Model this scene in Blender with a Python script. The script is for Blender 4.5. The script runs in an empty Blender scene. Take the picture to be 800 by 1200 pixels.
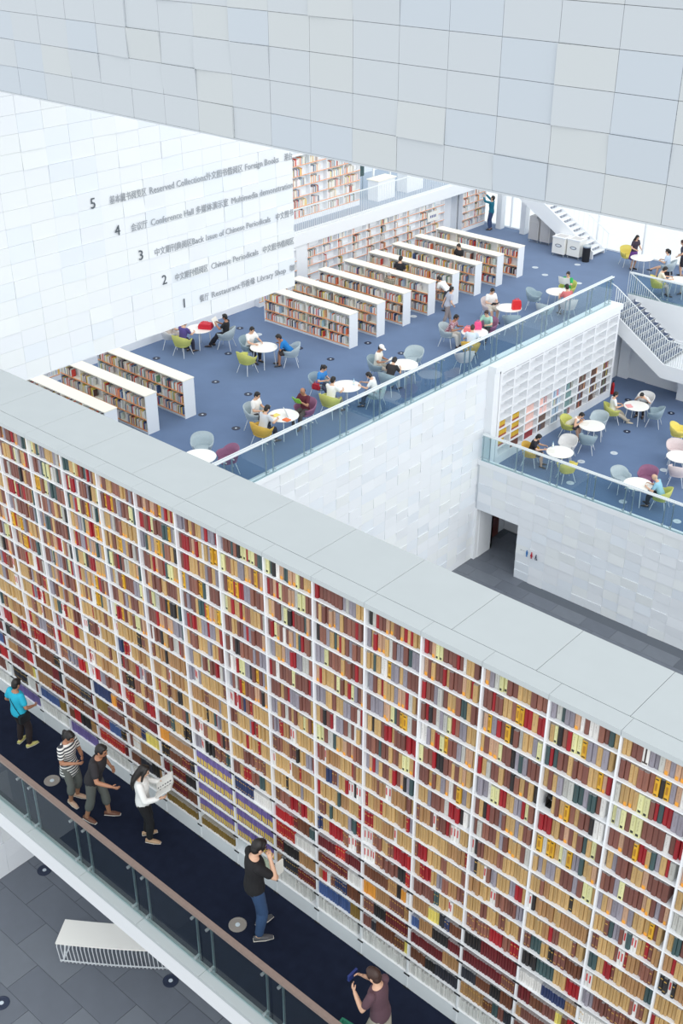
import bpy, bmesh, math, random
from mathutils import Vector, Matrix
R = math.radians
PI = math.pi
rnd = random.Random(7)
SC = bpy.context.scene
COL = SC.collection

# ------------------------------------------------------------------ camera
F_PX = 1327.6            # focal length in pixels of the 800x1200 frame
cam_d = bpy.data.cameras.new('camera')
cam_d.sensor_fit = 'VERTICAL'
cam_d.sensor_height = 36.0
cam_d.sensor_width = 24.0
cam_d.lens = 36.0 * F_PX / 1200.0
cam_d.clip_end = 300
cam = bpy.data.objects.new('camera', cam_d)
COL.objects.link(cam)
cam.location = (0, 0, 13.0)
cam.rotation_euler = (PI / 2 - 0.522946, 0, 0.725)
SC.camera = cam

# ------------------------------------------------------------------ world, sun, exposure
W = bpy.data.worlds.new('daylight')
SC.world = W
W.use_nodes = True
bg = W.node_tree.nodes['Background']
bg.inputs['Color'].default_value = (0.93, 0.97, 1.0, 1)
bg.inputs['Strength'].default_value = 1.0
sun_d = bpy.data.lights.new('soft_daylight', 'SUN')
sun_d.energy = 1.15
sun_d.angle = R(70)
sun_d.color = (1, 0.985, 0.96)
sun = bpy.data.objects.new('soft_daylight', sun_d)
COL.objects.link(sun)
# light travels from high on the +X side
sun.rotation_euler = Vector((-0.76, 0.26, -0.58)).to_track_quat('-Z', 'Y').to_euler()
SC.view_settings.view_transform = 'Standard'
SC.view_settings.look = 'None'
SC.view_settings.exposure = 0.21
SC.view_settings.gamma = 1.0
SC.view_settings.use_curve_mapping = False

# levels
Z3, Z2, ZG = -2.8, -6.4, -10.28      # reading room, lower reading room, atrium floor
Y0 = 7.97                            # front plane of the long book wall
XW = -20.69                          # plane of the reading room edge and of the lettered wall
YF = 30.87                           # front plane of the lower reading room
ZT = 5.84                            # top of the book wall
PW, PH = 0.615, 0.3725               # cladding panel

# ------------------------------------------------------------------ materials
MATS = {}
def srgb(c):
    return tuple((v / 255 / 12.92) if v / 255 <= 0.04045 else ((v / 255 + 0.055) / 1.055) ** 2.4 for v in c)

def mat(name, col, rough=0.6, metal=0.0, var=0.0, scale=8.0, bump=0.0, spec=0.5, lin=False):
    """plain surface with a faint procedural grain"""
    if name in MATS:
        return MATS[name]
    m = bpy.data.materials.new(name)
    m.use_nodes = True
    nt = m.node_tree
    b = nt.nodes['Principled BSDF']
    c = col if lin else srgb(col)
    b.inputs['Base Color'].default_value = (*c, 1)
    b.inputs['Roughness'].default_value = rough
    b.inputs['Metallic'].default_value = metal
    b.inputs['Specular IOR Level'].default_value = spec
    if var or bump:
        tc = nt.nodes.new('ShaderNodeTexCoord')
        n = nt.nodes.new('ShaderNodeTexNoise')
        n.inputs['Scale'].default_value = scale
        n.inputs['Detail'].default_value = 4
        nt.links.new(tc.outputs['Object'], n.inputs['Vector'])
        if var:
            r = nt.nodes.new('ShaderNodeValToRGB')
            r.color_ramp.elements[0].position = 0.3
            r.color_ramp.elements[1].position = 0.7
            r.color_ramp.elements[0].color = (*[v * (1 - var) for v in c], 1)
            r.color_ramp.elements[1].color = (*[min(1, v * (1 + var)) for v in c], 1)
            nt.links.new(n.outputs['Fac'], r.inputs['Fac'])
            nt.links.new(r.outputs['Color'], b.inputs['Base Color'])
        if bump:
            bp = nt.nodes.new('ShaderNodeBump')
            bp.inputs['Strength'].default_value = bump
            bp.inputs['Distance'].default_value = 0.01
            nt.links.new(n.outputs['Fac'], bp.inputs['Height'])
            nt.links.new(bp.outputs['Normal'], b.inputs['Normal'])
    MATS[name] = m
    return m

def mat_stripe(name, c1, c2, period, axis=2, plaid=False):
    if name in MATS:
        return MATS[name]
    m = bpy.data.materials.new(name)
    m.use_nodes = True
    nt = m.node_tree
    b = nt.nodes['Principled BSDF']
    b.inputs['Roughness'].default_value = 0.85
    tc = nt.nodes.new('ShaderNodeTexCoord')
    sep = nt.nodes.new('ShaderNodeSeparateXYZ')
    nt.links.new(tc.outputs['Object'], sep.inputs[0])
    def saw(out):
        a = nt.nodes.new('ShaderNodeMath'); a.operation = 'DIVIDE'; a.inputs[1].default_value = period
        nt.links.new(out, a.inputs[0])
        f = nt.nodes.new('ShaderNodeMath'); f.operation = 'FRACT'
        nt.links.new(a.outputs[0], f.inputs[0])
        g = nt.nodes.new('ShaderNodeMath'); g.operation = 'GREATER_THAN'; g.inputs[1].default_value = 0.5
        nt.links.new(f.outputs[0], g.inputs[0])
        return g.outputs[0]
    s = saw(sep.outputs[axis])
    if plaid:
        s2 = saw(sep.outputs[0])
        ad = nt.nodes.new('ShaderNodeMath'); ad.operation = 'ADD'
        nt.links.new(s, ad.inputs[0]); nt.links.new(s2, ad.inputs[1])
        hf = nt.nodes.new('ShaderNodeMath'); hf.operation = 'MULTIPLY'; hf.inputs[1].default_value = 0.5
        nt.links.new(ad.outputs[0], hf.inputs[0])
        s = hf.outputs[0]
    mx = nt.nodes.new('ShaderNodeMix'); mx.data_type = 'RGBA'
    mx.inputs['A'].default_value = (*srgb(c1), 1)
    mx.inputs['B'].default_value = (*srgb(c2), 1)
    nt.links.new(s, mx.inputs['Factor'])
    nt.links.new(mx.outputs['Result'], b.inputs['Base Color'])
    MATS[name] = m
    return m

def mat_glass(name, tint, refl=1.0):
    m = bpy.data.materials.new(name)
    m.use_nodes = True
    nt = m.node_tree
    for n in list(nt.nodes):
        nt.nodes.remove(n)
    out = nt.nodes.new('ShaderNodeOutputMaterial')
    tr = nt.nodes.new('ShaderNodeBsdfTransparent')
    tr.inputs[0].default_value = (*tint, 1)
    gl = nt.nodes.new('ShaderNodeBsdfGlossy')
    gl.inputs['Roughness'].default_value = 0.02
    gl.inputs['Color'].default_value = (0.9, 0.97, 1.0, 1)
    fr = nt.nodes.new('ShaderNodeFresnel')
    fr.inputs['IOR'].default_value = 1.5
    ml = nt.nodes.new('ShaderNodeMath'); ml.operation = 'MULTIPLY'; ml.inputs[1].default_value = refl
    geo = nt.nodes.new('ShaderNodeNewGeometry')
    inv = nt.nodes.new('ShaderNodeMath'); inv.operation = 'SUBTRACT'; inv.inputs[0].default_value = 1.0
    nt.links.new(geo.outputs['Backfacing'], inv.inputs[1])
    front = nt.nodes.new('ShaderNodeMath'); front.operation = 'MULTIPLY'
    nt.links.new(fr.outputs[0], front.inputs[0]); nt.links.new(inv.outputs[0], front.inputs[1])
    nt.links.new(front.outputs[0], ml.inputs[0])
    mx = nt.nodes.new('ShaderNodeMixShader')
    nt.links.new(ml.outputs[0], mx.inputs[0])
    nt.links.new(tr.outputs[0], mx.inputs[1])
    nt.links.new(gl.outputs[0], mx.inputs[2])
    nt.links.new(mx.outputs[0], out.inputs['Surface'])
    MATS[name] = m
    return m

def mat_books():
    """reads the colour of each book from an attribute; a fine print runs down the spine"""
    m = bpy.data.materials.new('book_cloth')
    m.use_nodes = True
    nt = m.node_tree
    b = nt.nodes['Principled BSDF']
    b.inputs['Roughness'].default_value = 0.55
    at = nt.nodes.new('ShaderNodeAttribute'); at.attribute_name = 'Col'
    uv = nt.nodes.new('ShaderNodeUVMap'); uv.uv_map = 'UVMap'
    sep = nt.nodes.new('ShaderNodeSeparateXYZ')
    nt.links.new(uv.outputs[0], sep.inputs[0])
    ns = nt.nodes.new('ShaderNodeTexNoise')
    ns.inputs['Scale'].default_value = 1.0
    ns.inputs['Detail'].default_value = 2
    mp = nt.nodes.new('ShaderNodeMapping')
    mp.inputs['Scale'].default_value = (5, 22, 1)
    nt.links.new(uv.outputs[0], mp.inputs[0])
    nt.links.new(mp.outputs[0], ns.inputs['Vector'])
    def mth(op, a, v):
        n = nt.nodes.new('ShaderNodeMath'); n.operation = op
        nt.links.new(a, n.inputs[0])
        if isinstance(v, float):
            n.inputs[1].default_value = v
        else:
            nt.links.new(v, n.inputs[1])
        return n.outputs[0]
    fx = mth('FRACT', sep.outputs[0], 0.0)
    fy = mth('FRACT', sep.outputs[1], 0.0)
    k = mth('GREATER_THAN', ns.outputs['Fac'], 0.53)
    k = mth('MULTIPLY', k, mth('GREATER_THAN', fx, 0.28))
    k = mth('MULTIPLY', k, mth('LESS_THAN', fx, 0.72))
    k = mth('MULTIPLY', k, mth('GREATER_THAN', fy, 0.30))
    k = mth('MULTIPLY', k, mth('LESS_THAN', fy, 0.88))
    k = mth('MULTIPLY', k, 0.55)
    ink = nt.nodes.new('ShaderNodeMix'); ink.data_type = 'RGBA'; ink.blend_type = 'MIX'
    ink.inputs['B'].default_value = (0.10, 0.055, 0.03, 1)
    nt.links.new(k, ink.inputs['Factor'])
    nt.links.new(at.outputs['Color'], ink.inputs['A'])
    nt.links.new(ink.outputs['Result'], b.inputs['Base Color'])
    MATS['book_cloth'] = m
    return m

M_PANEL = [mat('panel_white', (234, 238, 242), 0.45), mat('panel_cool', (231, 237, 243), 0.42), mat('panel_warm', (235, 239, 240), 0.5)]
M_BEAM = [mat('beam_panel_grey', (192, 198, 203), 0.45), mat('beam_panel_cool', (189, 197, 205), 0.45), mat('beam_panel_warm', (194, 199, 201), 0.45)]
M_JOINT = mat('panel_joint', (206, 212, 218), 0.8)
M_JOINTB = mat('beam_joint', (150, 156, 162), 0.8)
M_WHITE = mat('white_paint', (240, 243, 246), 0.55)
M_SHELF = mat('white_shelf', (238, 240, 243), 0.5)
M_STONE = mat('pale_stone', (190, 197, 199), 0.55, var=0.015, scale=3)
M_CREAM = mat('cream_top', (250, 245, 230), 0.5)
M_ORANGE = mat('orange_lip', (244, 168, 116), 0.6)  # orange paled to imitate haze over the far shelves
M_CARPET_LIT = mat('lit_blue_carpet', (100, 122, 156), 0.95, var=0.05, scale=1.3, bump=0.2, spec=0.1)  # same carpet as the walkway; strong daylight and glare put into the lighter blue
_cb = M_CARPET_LIT.node_tree.nodes['Principled BSDF']
_cb.inputs['Sheen Weight'].default_value = 0.4
_cb.inputs['Sheen Roughness'].default_value = 0.35
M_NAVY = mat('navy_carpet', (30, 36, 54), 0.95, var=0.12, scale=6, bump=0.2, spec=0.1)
M_TILE = [mat('slate_tile_%s' % n, c, 0.5, var=0.05, scale=2.5) for n, c in (('a', (108, 114, 124)), ('b', (104, 110, 120)), ('c', (113, 119, 128)))]
M_GROUT = mat('dark_grout', (96, 102, 111), 0.8)
M_GLASS = mat_glass('balustrade_glass', (0.84, 0.92, 0.935), 1.7)
M_GLASSD = mat_glass('walkway_glass', (0.80, 0.88, 0.88), 0.75)
M_PANE = mat_glass('window_glass', (0.97, 0.985, 0.99), 0.6)
M_STEEL = mat('brushed_steel', (196, 204, 208), 0.3, 0.8)
M_RAILW = mat('white_rail', (232, 238, 240), 0.35)
M_WOOD = mat('taupe_handrail', (140, 123, 115), 0.5, var=0.06, scale=20)
M_BLACK = mat('black_plastic', (28, 29, 33), 0.5)
M_BOOK = mat_books()
M_TEXT = mat('grey_lettering', (160, 165, 171), 0.6)
M_TEXTD = mat('dark_numerals', (84, 92, 100), 0.6)
M_DISCD = mat('dark_vent', (38, 48, 72), 0.5)
M_DISCL = mat('pale_glint_vent', (205, 214, 222), 0.35)  # on the reading room vents, a bright reflection put into the colour
M_DISCB = mat('bronze_vent', (150, 142, 136), 0.4)
M_RISER = mat('slate_riser', (74, 88, 116), 0.7)
M_PAPER = mat('paper', (240, 238, 230), 0.8)
M_TABLE = mat('white_table', (247, 246, 240), 0.35)
M_LEGW = mat('white_metal', (226, 231, 235), 0.35)
M_GREY = mat('pale_grey_cabinet', (205, 203, 202), 0.6)

# ------------------------------------------------------------------ mesh helpers
class MB:
    def __init__(s):
        s.v = []; s.f = []; s.c = []; s.uv = []; s.colour = None
    def quad(s, a, b, c, d):
        i = len(s.v); s.v += [a, b, c, d]; s.f.append((i, i + 1, i + 2, i + 3))
    def poly(s, pts):
        i = len(s.v); s.v += list(pts); s.f.append(tuple(range(i, i + len(pts))))
    def box(s, x0, x1, y0, y1, z0, z1):
        i = len(s.v)
        s.v += [(x0, y0, z0), (x1, y0, z0), (x1, y1, z0), (x0, y1, z0), (x0, y0, z1), (x1, y0, z1), (x1, y1, z1), (x0, y1, z1)]
        for q in ((0, 3, 2, 1), (4, 5, 6, 7), (0, 1, 5, 4), (1, 2, 6, 5), (2, 3, 7, 6), (3, 0, 4, 7)):
            s.f.append(tuple(i + k for k in q))
    def prism(s, pts, axis, a, b):
        """extrude a 2D outline; axis 'y': pts are (x, z) from y=a to y=b; axis 'z': (x, y)"""
        n = len(pts); i = len(s.v)
        for t in (a, b):
            for p in pts:
                s.v.append((p[0], t, p[1]) if axis == 'y' else ((p[0], p[1], t) if axis == 'z' else (t, p[0], p[1])))
        s.f.append(tuple(range(i + n - 1, i - 1, -1)))
        s.f.append(tuple(range(i + n, i + 2 * n)))
        for k in range(n):
            k2 = (k + 1) % n
            s.f.append((i + k, i + k2, i + n + k2, i + n + k))
    def tube(s, pts, rads, n=8, up=None, flat=None):
        """loft of rings along pts; rads floats or (ru, rv) pairs"""
        P = [Vector(p) for p in pts]
        m = len(P)
        base = len(s.v)
        u = None
        for i in range(m):
            t = (P[min(i + 1, m - 1)] - P[max(i - 1, 0)])
            if t.length < 1e-9:
                t = Vector((0, 0, 1))
            t.normalize()
            if u is None:
                ref = Vector(up) if up else (Vector((0, 0, 1)) if abs(t.z) < 0.9 else Vector((1, 0, 0)))
                u = ref - t * ref.dot(t)
            else:
                u = u - t * u.dot(t)
            u.normalize()
            w = t.cross(u)
            r = rads[i]
            ru, rv = (r, r) if not isinstance(r, tuple) else r
            for k in range(n):
                a = 2 * PI * k / n
                s.v.append(tuple(P[i] + u * (ru * math.cos(a)) + w * (rv * math.sin(a))))
        for i in range(m - 1):
            for k in range(n):
                k2 = (k + 1) % n
                a = base + i * n
                s.f.append((a + k, a + k2, a + n + k2, a + n + k))
        s.f.append(tuple(base + k for k in range(n - 1, -1, -1)))
        s.f.append(tuple(base + (m - 1) * n + k for k in range(n)))
    def ball(s, c, r, mtx=None, nu=10, nv=7):
        c = Vector(c); base = len(s.v)
        def put(x, y, z):
            p = Vector((x * r[0], y * r[1], z * r[2]))
            if mtx:
                p = mtx @ p
            s.v.append(tuple(c + p))
        put(0, 0, -1)
        for j in range(1, nv):
            th = PI * j / nv
            for k in range(nu):
                a = 2 * PI * k / nu
                put(math.sin(th) * math.cos(a), math.sin(th) * math.sin(a), -math.cos(th))
        put(0, 0, 1)
        top = len(s.v) - 1
        for k in range(nu):
            k2 = (k + 1) % nu
            s.f.append((base, base + 1 + k2, base + 1 + k))
            s.f.append((top, base + 1 + (nv - 2) * nu + k, base + 1 + (nv - 2) * nu + k2))
        for j in range(nv - 2):
            for k in range(nu):
                k2 = (k + 1) % nu
                a = base + 1 + j * nu
                s.f.append((a + k, a + k2, a + nu + k2, a + nu + k))
    def lathe(s, prof, c=(0, 0, 0), n=24):
        """prof: (r, z) from bottom to top, closed at the axis when r = 0"""
        base = len(s.v)
        for r, z in prof:
            for k in range(n):
                a = 2 * PI * k / n
                s.v.append((c[0] + r * math.cos(a), c[1] + r * math.sin(a), c[2] + z))
        for i in range(len(prof) - 1):
            for k in range(n):
                k2 = (k + 1) % n
                a = base + i * n
                s.f.append((a + k, a + k2, a + n + k2, a + n + k))
        s.f.append(tuple(base + k for k in range(n - 1, -1, -1)))
        s.f.append(tuple(base + (len(prof) - 1) * n + k for k in range(n)))
    def mesh(s, name, material=None, smooth=False):
        me = bpy.data.meshes.new(name)
        me.from_pydata(s.v, [], s.f)
        if material:
            me.materials.append(material)
        if smooth:
            me.shade_smooth()
        me.update()
        return me

def link(name, me, parent=None, loc=None, rot=None):
    o = bpy.data.objects.new(name, me)
    COL.objects.link(o)
    if parent:
        o.parent = parent
    if loc:
        o.location = loc
    if rot:
        o.rotation_euler = rot
    return o
def obj(name, mb, material, parent=None, loc=None, rot=None, smooth=False):
    return link(name, mb.mesh(name, material, smooth), parent, loc, rot)
def empty(name, loc=(0, 0, 0), rz=0.0):
    o = bpy.data.objects.new(name, None)
    o.empty_display_size = 0.2
    COL.objects.link(o)
    o.location = loc
    o.rotation_euler = (0, 0, rz)
    return o
def tag(o, label, cat, group=None):
    o['label'] = label
    o['category'] = cat
    if group:
        o['group'] = group
    return o
def thing(name, label, cat, loc=(0, 0, 0), rz=0.0, group=None):
    return tag(empty(name, loc, rz), label, cat, group)
def structure(o, label=None):
    o['kind'] = 'structure'
    if label:
        o['label'] = label
    return o
def stuff(o):
    o['kind'] = 'stuff'
    return o
def B(name, b, material, parent=None, **k):
    m = MB(); m.box(*b)
    return obj(name, m, material, parent, **k)
def copy_tree(o, parent=None):
    c = o.copy()
    COL.objects.link(c)
    if parent:
        c.parent = parent
    for ch in list(o.children):
        copy_tree(ch, c)
    return c

# ------------------------------------------------------------------ what the frame and the big walls let one see
CAM = Vector((0, 0, 13.0))
_c, _s, _cp, _sp = math.cos(0.522946), math.sin(0.522946), math.cos(0.725), math.sin(0.725)
def in_frame(p, margin=60):
    """is this world point inside the frame (used only to leave out what the photograph does not show)"""
    x, y, z = p[0], p[1], p[2] - 13.0
    r = x * _cp + y * _sp; f = -x * _sp + y * _cp
    d = f * _c - z * _s
    if d <= 0.1:
        return False
    px = 400 + F_PX * r / d; py = 600 - F_PX * (f * _s + z * _c) / d
    return -margin < px < 800 + margin and -margin < py < 1200 + margin
def z_at_plane(p, Y):
    t = Y / p[1]
    return 13.0 + (p[2] - 13.0) * t
def over_wall(p, slack=0.8):
    """seen over the top of the book wall and under the beam"""
    return z_at_plane(p, 9.11) > ZT - slack and z_at_plane(p, 9.5) < 10.14 + slack

# ------------------------------------------------------------------ cladding panels
def panel_set(mats, w, h):
    g = 0.0022
    out = []
    for m in mats:
        for (a, b, c, d) in ((.012,) * 4, (.015,) * 4, (.012, .012, .036, .036), (.012, .036, .012, .036), (.036, .012, .036, .012), (.034, .034, .012, .012)):
            # depths at bottom-left, bottom-right, top-left, top-right
            mb = MB()
            x0, x1, z0, z1 = g, w - g, g, h - g
            mb.v = [(x0, 0.02, z0), (x1, 0.02, z0), (x1, 0.02, z1), (x0, 0.02, z1), (x0, -a, z0), (x1, -b, z0), (x1, -d, z1), (x0, -c, z1)]
            mb.f = [(4, 5, 6, 7), (0, 3, 2, 1), (0, 1, 5, 4), (1, 2, 6, 5), (2, 3, 7, 6), (3, 0, 4, 7)]
            out.append(mb.mesh('wall_panel', m))
    return out
def clad(parent, plane, axis, u0, z0, nu, nz, mats, keep, w=PW, h=PH, wt=(5, 3, 2, 1.4, 1.4, 0.8), seed=1):
    ms = panel_set(mats, w, h)
    r = random.Random(seed)
    n = 0
    for i in range(nu):
        for j in range(nz):
            u, z = u0 + i * w, z0 + j * h
            p = (u + w / 2, plane, z + h / 2) if axis == 'y' else (plane, u + w / 2, z + h / 2)
            if not keep(p):
                continue
            k = r.choices(range(6), wt)[0] + 6 * r.choices(range(len(mats)), (5, 2.2, 2)[:len(mats)])[0]
            o = link('wall_panel', ms[k], parent)
            if axis == 'y':
                o.location = (u, plane - 0.001, z)
            else:
                o.location = (plane + 0.001, u, z)
                o.rotation_euler = (0, 0, PI / 2)
            n += 1
    return n

# ------------------------------------------------------------------ the overhead beam across the view
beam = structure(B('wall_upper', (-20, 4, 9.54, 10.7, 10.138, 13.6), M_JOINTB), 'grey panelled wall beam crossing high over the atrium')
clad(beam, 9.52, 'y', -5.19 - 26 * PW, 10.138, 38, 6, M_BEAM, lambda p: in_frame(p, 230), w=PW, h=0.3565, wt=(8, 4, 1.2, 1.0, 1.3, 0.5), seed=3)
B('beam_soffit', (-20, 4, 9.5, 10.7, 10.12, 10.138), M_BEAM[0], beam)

# ------------------------------------------------------------------ the lettered wall
left = structure(B('wall_left', (XW - 1.0, XW - 0.02, 10.9, 21.45, 2.975, 11.2), M_JOINT), 'white panelled wall block with the floor directory in grey letters')
clad(left, XW - 0.02, 'x', 21.45 - 17 * PW, 2.975, 17, 21, M_PANEL, lambda p: in_frame(p, 45) and over_wall(p, 0.6), seed=5, h=0.371, wt=(5, 3, 1.6, 1.2, 1.2, .6))
B('wall_soffit', (XW - 1.0, XW, 10.9, 21.45, 2.95, 2.975), M_WHITE, left)

def lettering(text, y0, y1, z, size, material, parent):
    cu = bpy.data.curves.new('lettering', 'FONT')
    cu.body = text
    cu.size = size
    cu.extrude = 0.004
    cu.resolution_u = 2
    tmp = bpy.data.objects.new('lettering', cu)
    COL.objects.link(tmp)
    bpy.context.view_layer.update()
    me = bpy.data.meshes.new_from_object(tmp.evaluated_get(bpy.context.evaluated_depsgraph_get()))
    bpy.data.objects.remove(tmp)
    xs = [v.co.x for v in me.vertices]
    w = max(xs) - min(xs)
    sx = (y1 - y0) / w if y1 else 1.0
    for v in me.vertices:
        v.co.x = (v.co.x - min(xs)) * sx
    me.materials.clear(); me.materials.append(material)
    o = link('lettering', me, parent)
    o.location = (XW + 0.022, y0, z)
    o.rotation_euler = (PI / 2, 0, PI / 2)
    return o
LINES = [
    ('5', 15.02, 6.36, 6.33, [('基本藏书阅览区', 15.55, 16.60), ('Reserved Collections', 16.70, 18.43), ('外文图书借阅区', 18.44, 19.66), ('Foreign Books', 19.75, 20.93), ('港台', 21.14, 21.42)]),
    ('4', 15.60, 5.63, 5.60, [('会议厅', 16.07, 16.55), ('Conference Hall', 16.66, 17.98), ('多媒体演示室', 18.06, 19.12), ('Multimedia demonstration', 19.24, 21.43)]),
    ('3', 16.22, 4.92, 4.88, [('中文期刊典阅区', 16.70, 17.86), ('Back Issue of Chinese Periodicals', 17.88, 20.57), ('中文图书', 20.77, 21.42)]),
    ('2', 16.85, 4.17, 4.13, [('中文期刊借阅区', 17.26, 18.33), ('Chinese Periodicals', 18.44, 20.09), ('中文图书借阅区', 20.26, 21.42)]),
    ('1', 17.47, 3.43, 3.40, [('餐厅', 18.00, 18.30), ('Restaurant', 18.41, 19.39), ('书香缘', 19.41, 19.93), ('Library Shop', 20.02, 21.09), ('咖', 21.25, 21.42)]),
]
for dg, yd, zd, zt, chunks in LINES:
    lettering(dg, yd, None, zd - 0.04, 0.33, M_TEXTD, left)
    for t, a, b in chunks:
        lettering(t, a, b, zt, 0.215 if ord(t[0]) < 256 else 0.2, M_TEXT, left)

# ------------------------------------------------------------------ reading room slab, its edge wall and ledge
m = MB()
m.box(-33.0, XW - 0.02, 10.9, 40.15, Z3 - 0.3, Z3)
m.box(-33.0, -21.3, 40.15, 42.15, Z3 - 0.3, Z3)
m.box(-33.0, -9.0, 42.15, 47.1, Z3 - 0.3, Z3)
structure(obj('floor', m, M_CARPET_LIT), 'reading room carpet, daylight painted into its lighter blue')
edge = structure(B('wall_edge', (XW - 0.4, XW - 0.02, 11.0, 31.1, ZG, -2.52), M_JOINT), 'white panelled atrium wall under the reading room')
clad(edge, XW - 0.02, 'x', 31.1 - 20 * PW, -2.56 - 21 * PH, 20, 21, M_PANEL, lambda p: in_frame(p, 30) and over_wall(p, 0.9) and p[1] < 31.0, seed=9, wt=(4, 2, 2, 1.6, 1.6, 1.6))
B('wall_cap', (XW - 0.16, XW + 0.03, 11.0, 31.1, -2.56, -2.4), M_WHITE, edge)
B('wall_cap', (XW - 0.32, XW + 0.36, 31.1, 39.95, -2.62, -2.4), M_WHITE, edge)
B('wall_core', (XW - 0.32, XW - 0.16, 31.1, 39.95, Z2 - 0.3, -2.62), M_WHITE, edge)

# lower reading room slab, its front wall with the doorway
structure(B('floor', (XW - 1.5, -8, 31.05, 44, Z2 - 0.3, Z2), M_CARPET_LIT), 'lower reading room carpet, daylight painted into its lighter blue')
fr = MB()
fr.box(XW, -8, YF + 0.02, YF + 0.2, -8.05, -6.2)
fr.box(-18.56, -8, YF + 0.02, YF + 0.2, ZG, -8.05)
front = structure(obj('wall_front', fr, M_JOINT), 'white panelled wall below the lower reading room')
clad(front, YF + 0.02, 'y', XW + 0.09, -6.2 - 11 * PH, 20, 11, M_PANEL, lambda p: in_frame(p, 120) and over_wall(p, 0.9) and not (p[0] < -18.5 and p[2] < -8.0), seed=11, wt=(3, 2, 2, 1.3, 1.3, 2.5))
B('wall_cap', (XW, -8, YF - 0.02, YF + 0.2, -6.2, -6.0), M_WHITE, front)
m = MB(); m.box(XW, -20.58, YF - 0.01, YF + 0.2, ZG, -8.05)
obj('door_jamb', m, M_WHITE, front)
m = MB(); m.box(-20.68, -20.56, YF + 0.2, 32.0, ZG, -8.05)
structure(obj('wall_recess', m, M_WHITE), 'plain side wall inside the doorway')
m = MB()
m.box(-21.15, -21.03, 32.0, 33.6, ZG, -7.9); m.box(-21.15, -18.4, 33.55, 33.65, ZG, -7.9); m.box(-18.56, -18.4, YF + 0.2, 33.6, ZG, -7.9)
m.box(-21.15, -20.56, 31.9, 32.0, ZG, -7.9)
structure(obj('wall_corridor', m, M_WHITE), 'white corridor walls beyond the doorway')
structure(B('ceiling', (-21.4, -18.4, YF + 0.2, 33.7, -8.05, -7.9), M_WHITE), 'corridor ceiling above the doorway')
d1 = thing('corridor_door', 'dark red-brown panelled door on the corridor wall seen through the doorway', 'door', (-21.03, 32.62, ZG))
BR = mat('redbrown_door', (112, 62, 56), 0.5)
B('door_leaf', (0, 0.05, -0.45, 0.45, 0.0, 2.0), BR, d1)
B('door_panel', (0.05, 0.07, -0.3, 0.3, 0.25, 0.9), mat('redbrown_panel', (96, 48, 45), 0.5), d1)
B('door_panel', (0.05, 0.07, -0.3, 0.3, 1.05, 1.75), MATS['redbrown_panel'], d1)
# restroom sign
sg = thing('restroom_sign', 'small restroom sign with blue, red and black figures beside the doorway', 'sign', (-18.25, YF - 0.045, -9.05))
def pictogram(x, c, kind):
    m = MB()
    m.ball((x, 0, 0.13), (0.026, 0.012, 0.026), nu=8, nv=5)
    if kind == 1:
        m.prism([(x - 0.02, 0.1), (x + 0.02, 0.1), (x + 0.055, -0.03), (x - 0.055, -0.03)], 'y', -0.006, 0.006)
    else:
        m.box(x - 0.035, x + 0.035, -0.006, 0.006, -0.02, 0.1)
    m.box(x - 0.025, x - 0.004, -0.006, 0.006, -0.12, -0.02); m.box(x + 0.004, x + 0.025, -0.006, 0.006, -0.12, -0.02)
    obj('pictogram', m, c, sg)
pictogram(0.0, mat('sign_blue', (52, 120, 186), 0.5), 0)
pictogram(0.2, mat('sign_red', (186, 44, 62), 0.5), 1)
m = MB(); m.ball((0.40, 0, 0.11), (0.024, 0.012, 0.024), nu=8, nv=5); m.prism([(0.37, 0.08), (0.41, 0.08), (0.42, -0.02), (0.46, -0.1), (0.43, -0.1), (0.39, -0.03), (0.37, -0.03)], 'y', -0.006, 0.006)
m.prism([(0.36, 0.0), (0.34, -0.06), (0.37, -0.11), (0.42, -0.09), (0.42, -0.07), (0.37, -0.09), (0.36, -0.06)], 'y', -0.006, 0.006)
obj('pictogram', m, mat('sign_dark', (58, 70, 92), 0.5), sg)
m = MB(); m.box(-0.26, -0.1, -0.004, 0.004, 0.07, 0.078); m.prism([(-0.29, 0.074), (-0.25, 0.1), (-0.25, 0.048)], 'y', -0.004, 0.004)
obj('arrow', m, M_TEXT, sg)

# slate floors
def tiles(parent, x0, x1, y0, y1, z, w, d, keep, seed):
    r = random.Random(seed)
    ms = []
    for k, mm in enumerate(M_TILE):
        mb = MB(); mb.box(0.004, w - 0.004, 0.004, d - 0.004, 0, 0.012)
        ms.append(mb.mesh('floor_tile', mm))
    nx, ny = int((x1 - x0) / w), int((y1 - y0) / d)
    for j in range(ny):
        for i in range(nx):
            x = x0 + i * w + (w / 2 if j % 2 else 0); y = y0 + j * d
            if keep((x + w / 2, y + d / 2, z)):
                link('floor_tile', r.choices(ms, (4, 2, 2))[0], parent, (x, y, z - 0.006))
g1 = structure(B('floor', (-26, 4, 9.11, 37, ZG - 0.2, ZG - 0.004), M_GROUT), 'dark slate floor at the foot of the atrium')
tiles(g1, -21.3, -11.5, 26.2, 36.6, ZG, 1.2, 0.6, lambda p: in_frame(p, 20) and over_wall(p, 0.5) and (p[1] < 30.6 or (-21.0 < p[0] < -18.0 and p[1] < 33.5)), 4)
g2 = structure(B('floor', (-18, 4, -2, 9.0, Z3 - 0.2, Z3 - 0.004), M_GROUT), 'dark slate floor below the walkway')
tiles(g2, -15.0, -6, 2.4, 8.4, Z3, 1.2, 0.6, lambda p: in_frame(p, 40), 5)
lw = structure(B('wall_low', (-15, -14.04, 3, 9, Z3, -0.44), M_JOINT), 'white panelled wall on the slate floor below the walkway')
clad(lw, -14.04, 'x', 5.6, Z3, 5, 6, M_PANEL, lambda p: in_frame(p, 90), seed=21)

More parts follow.
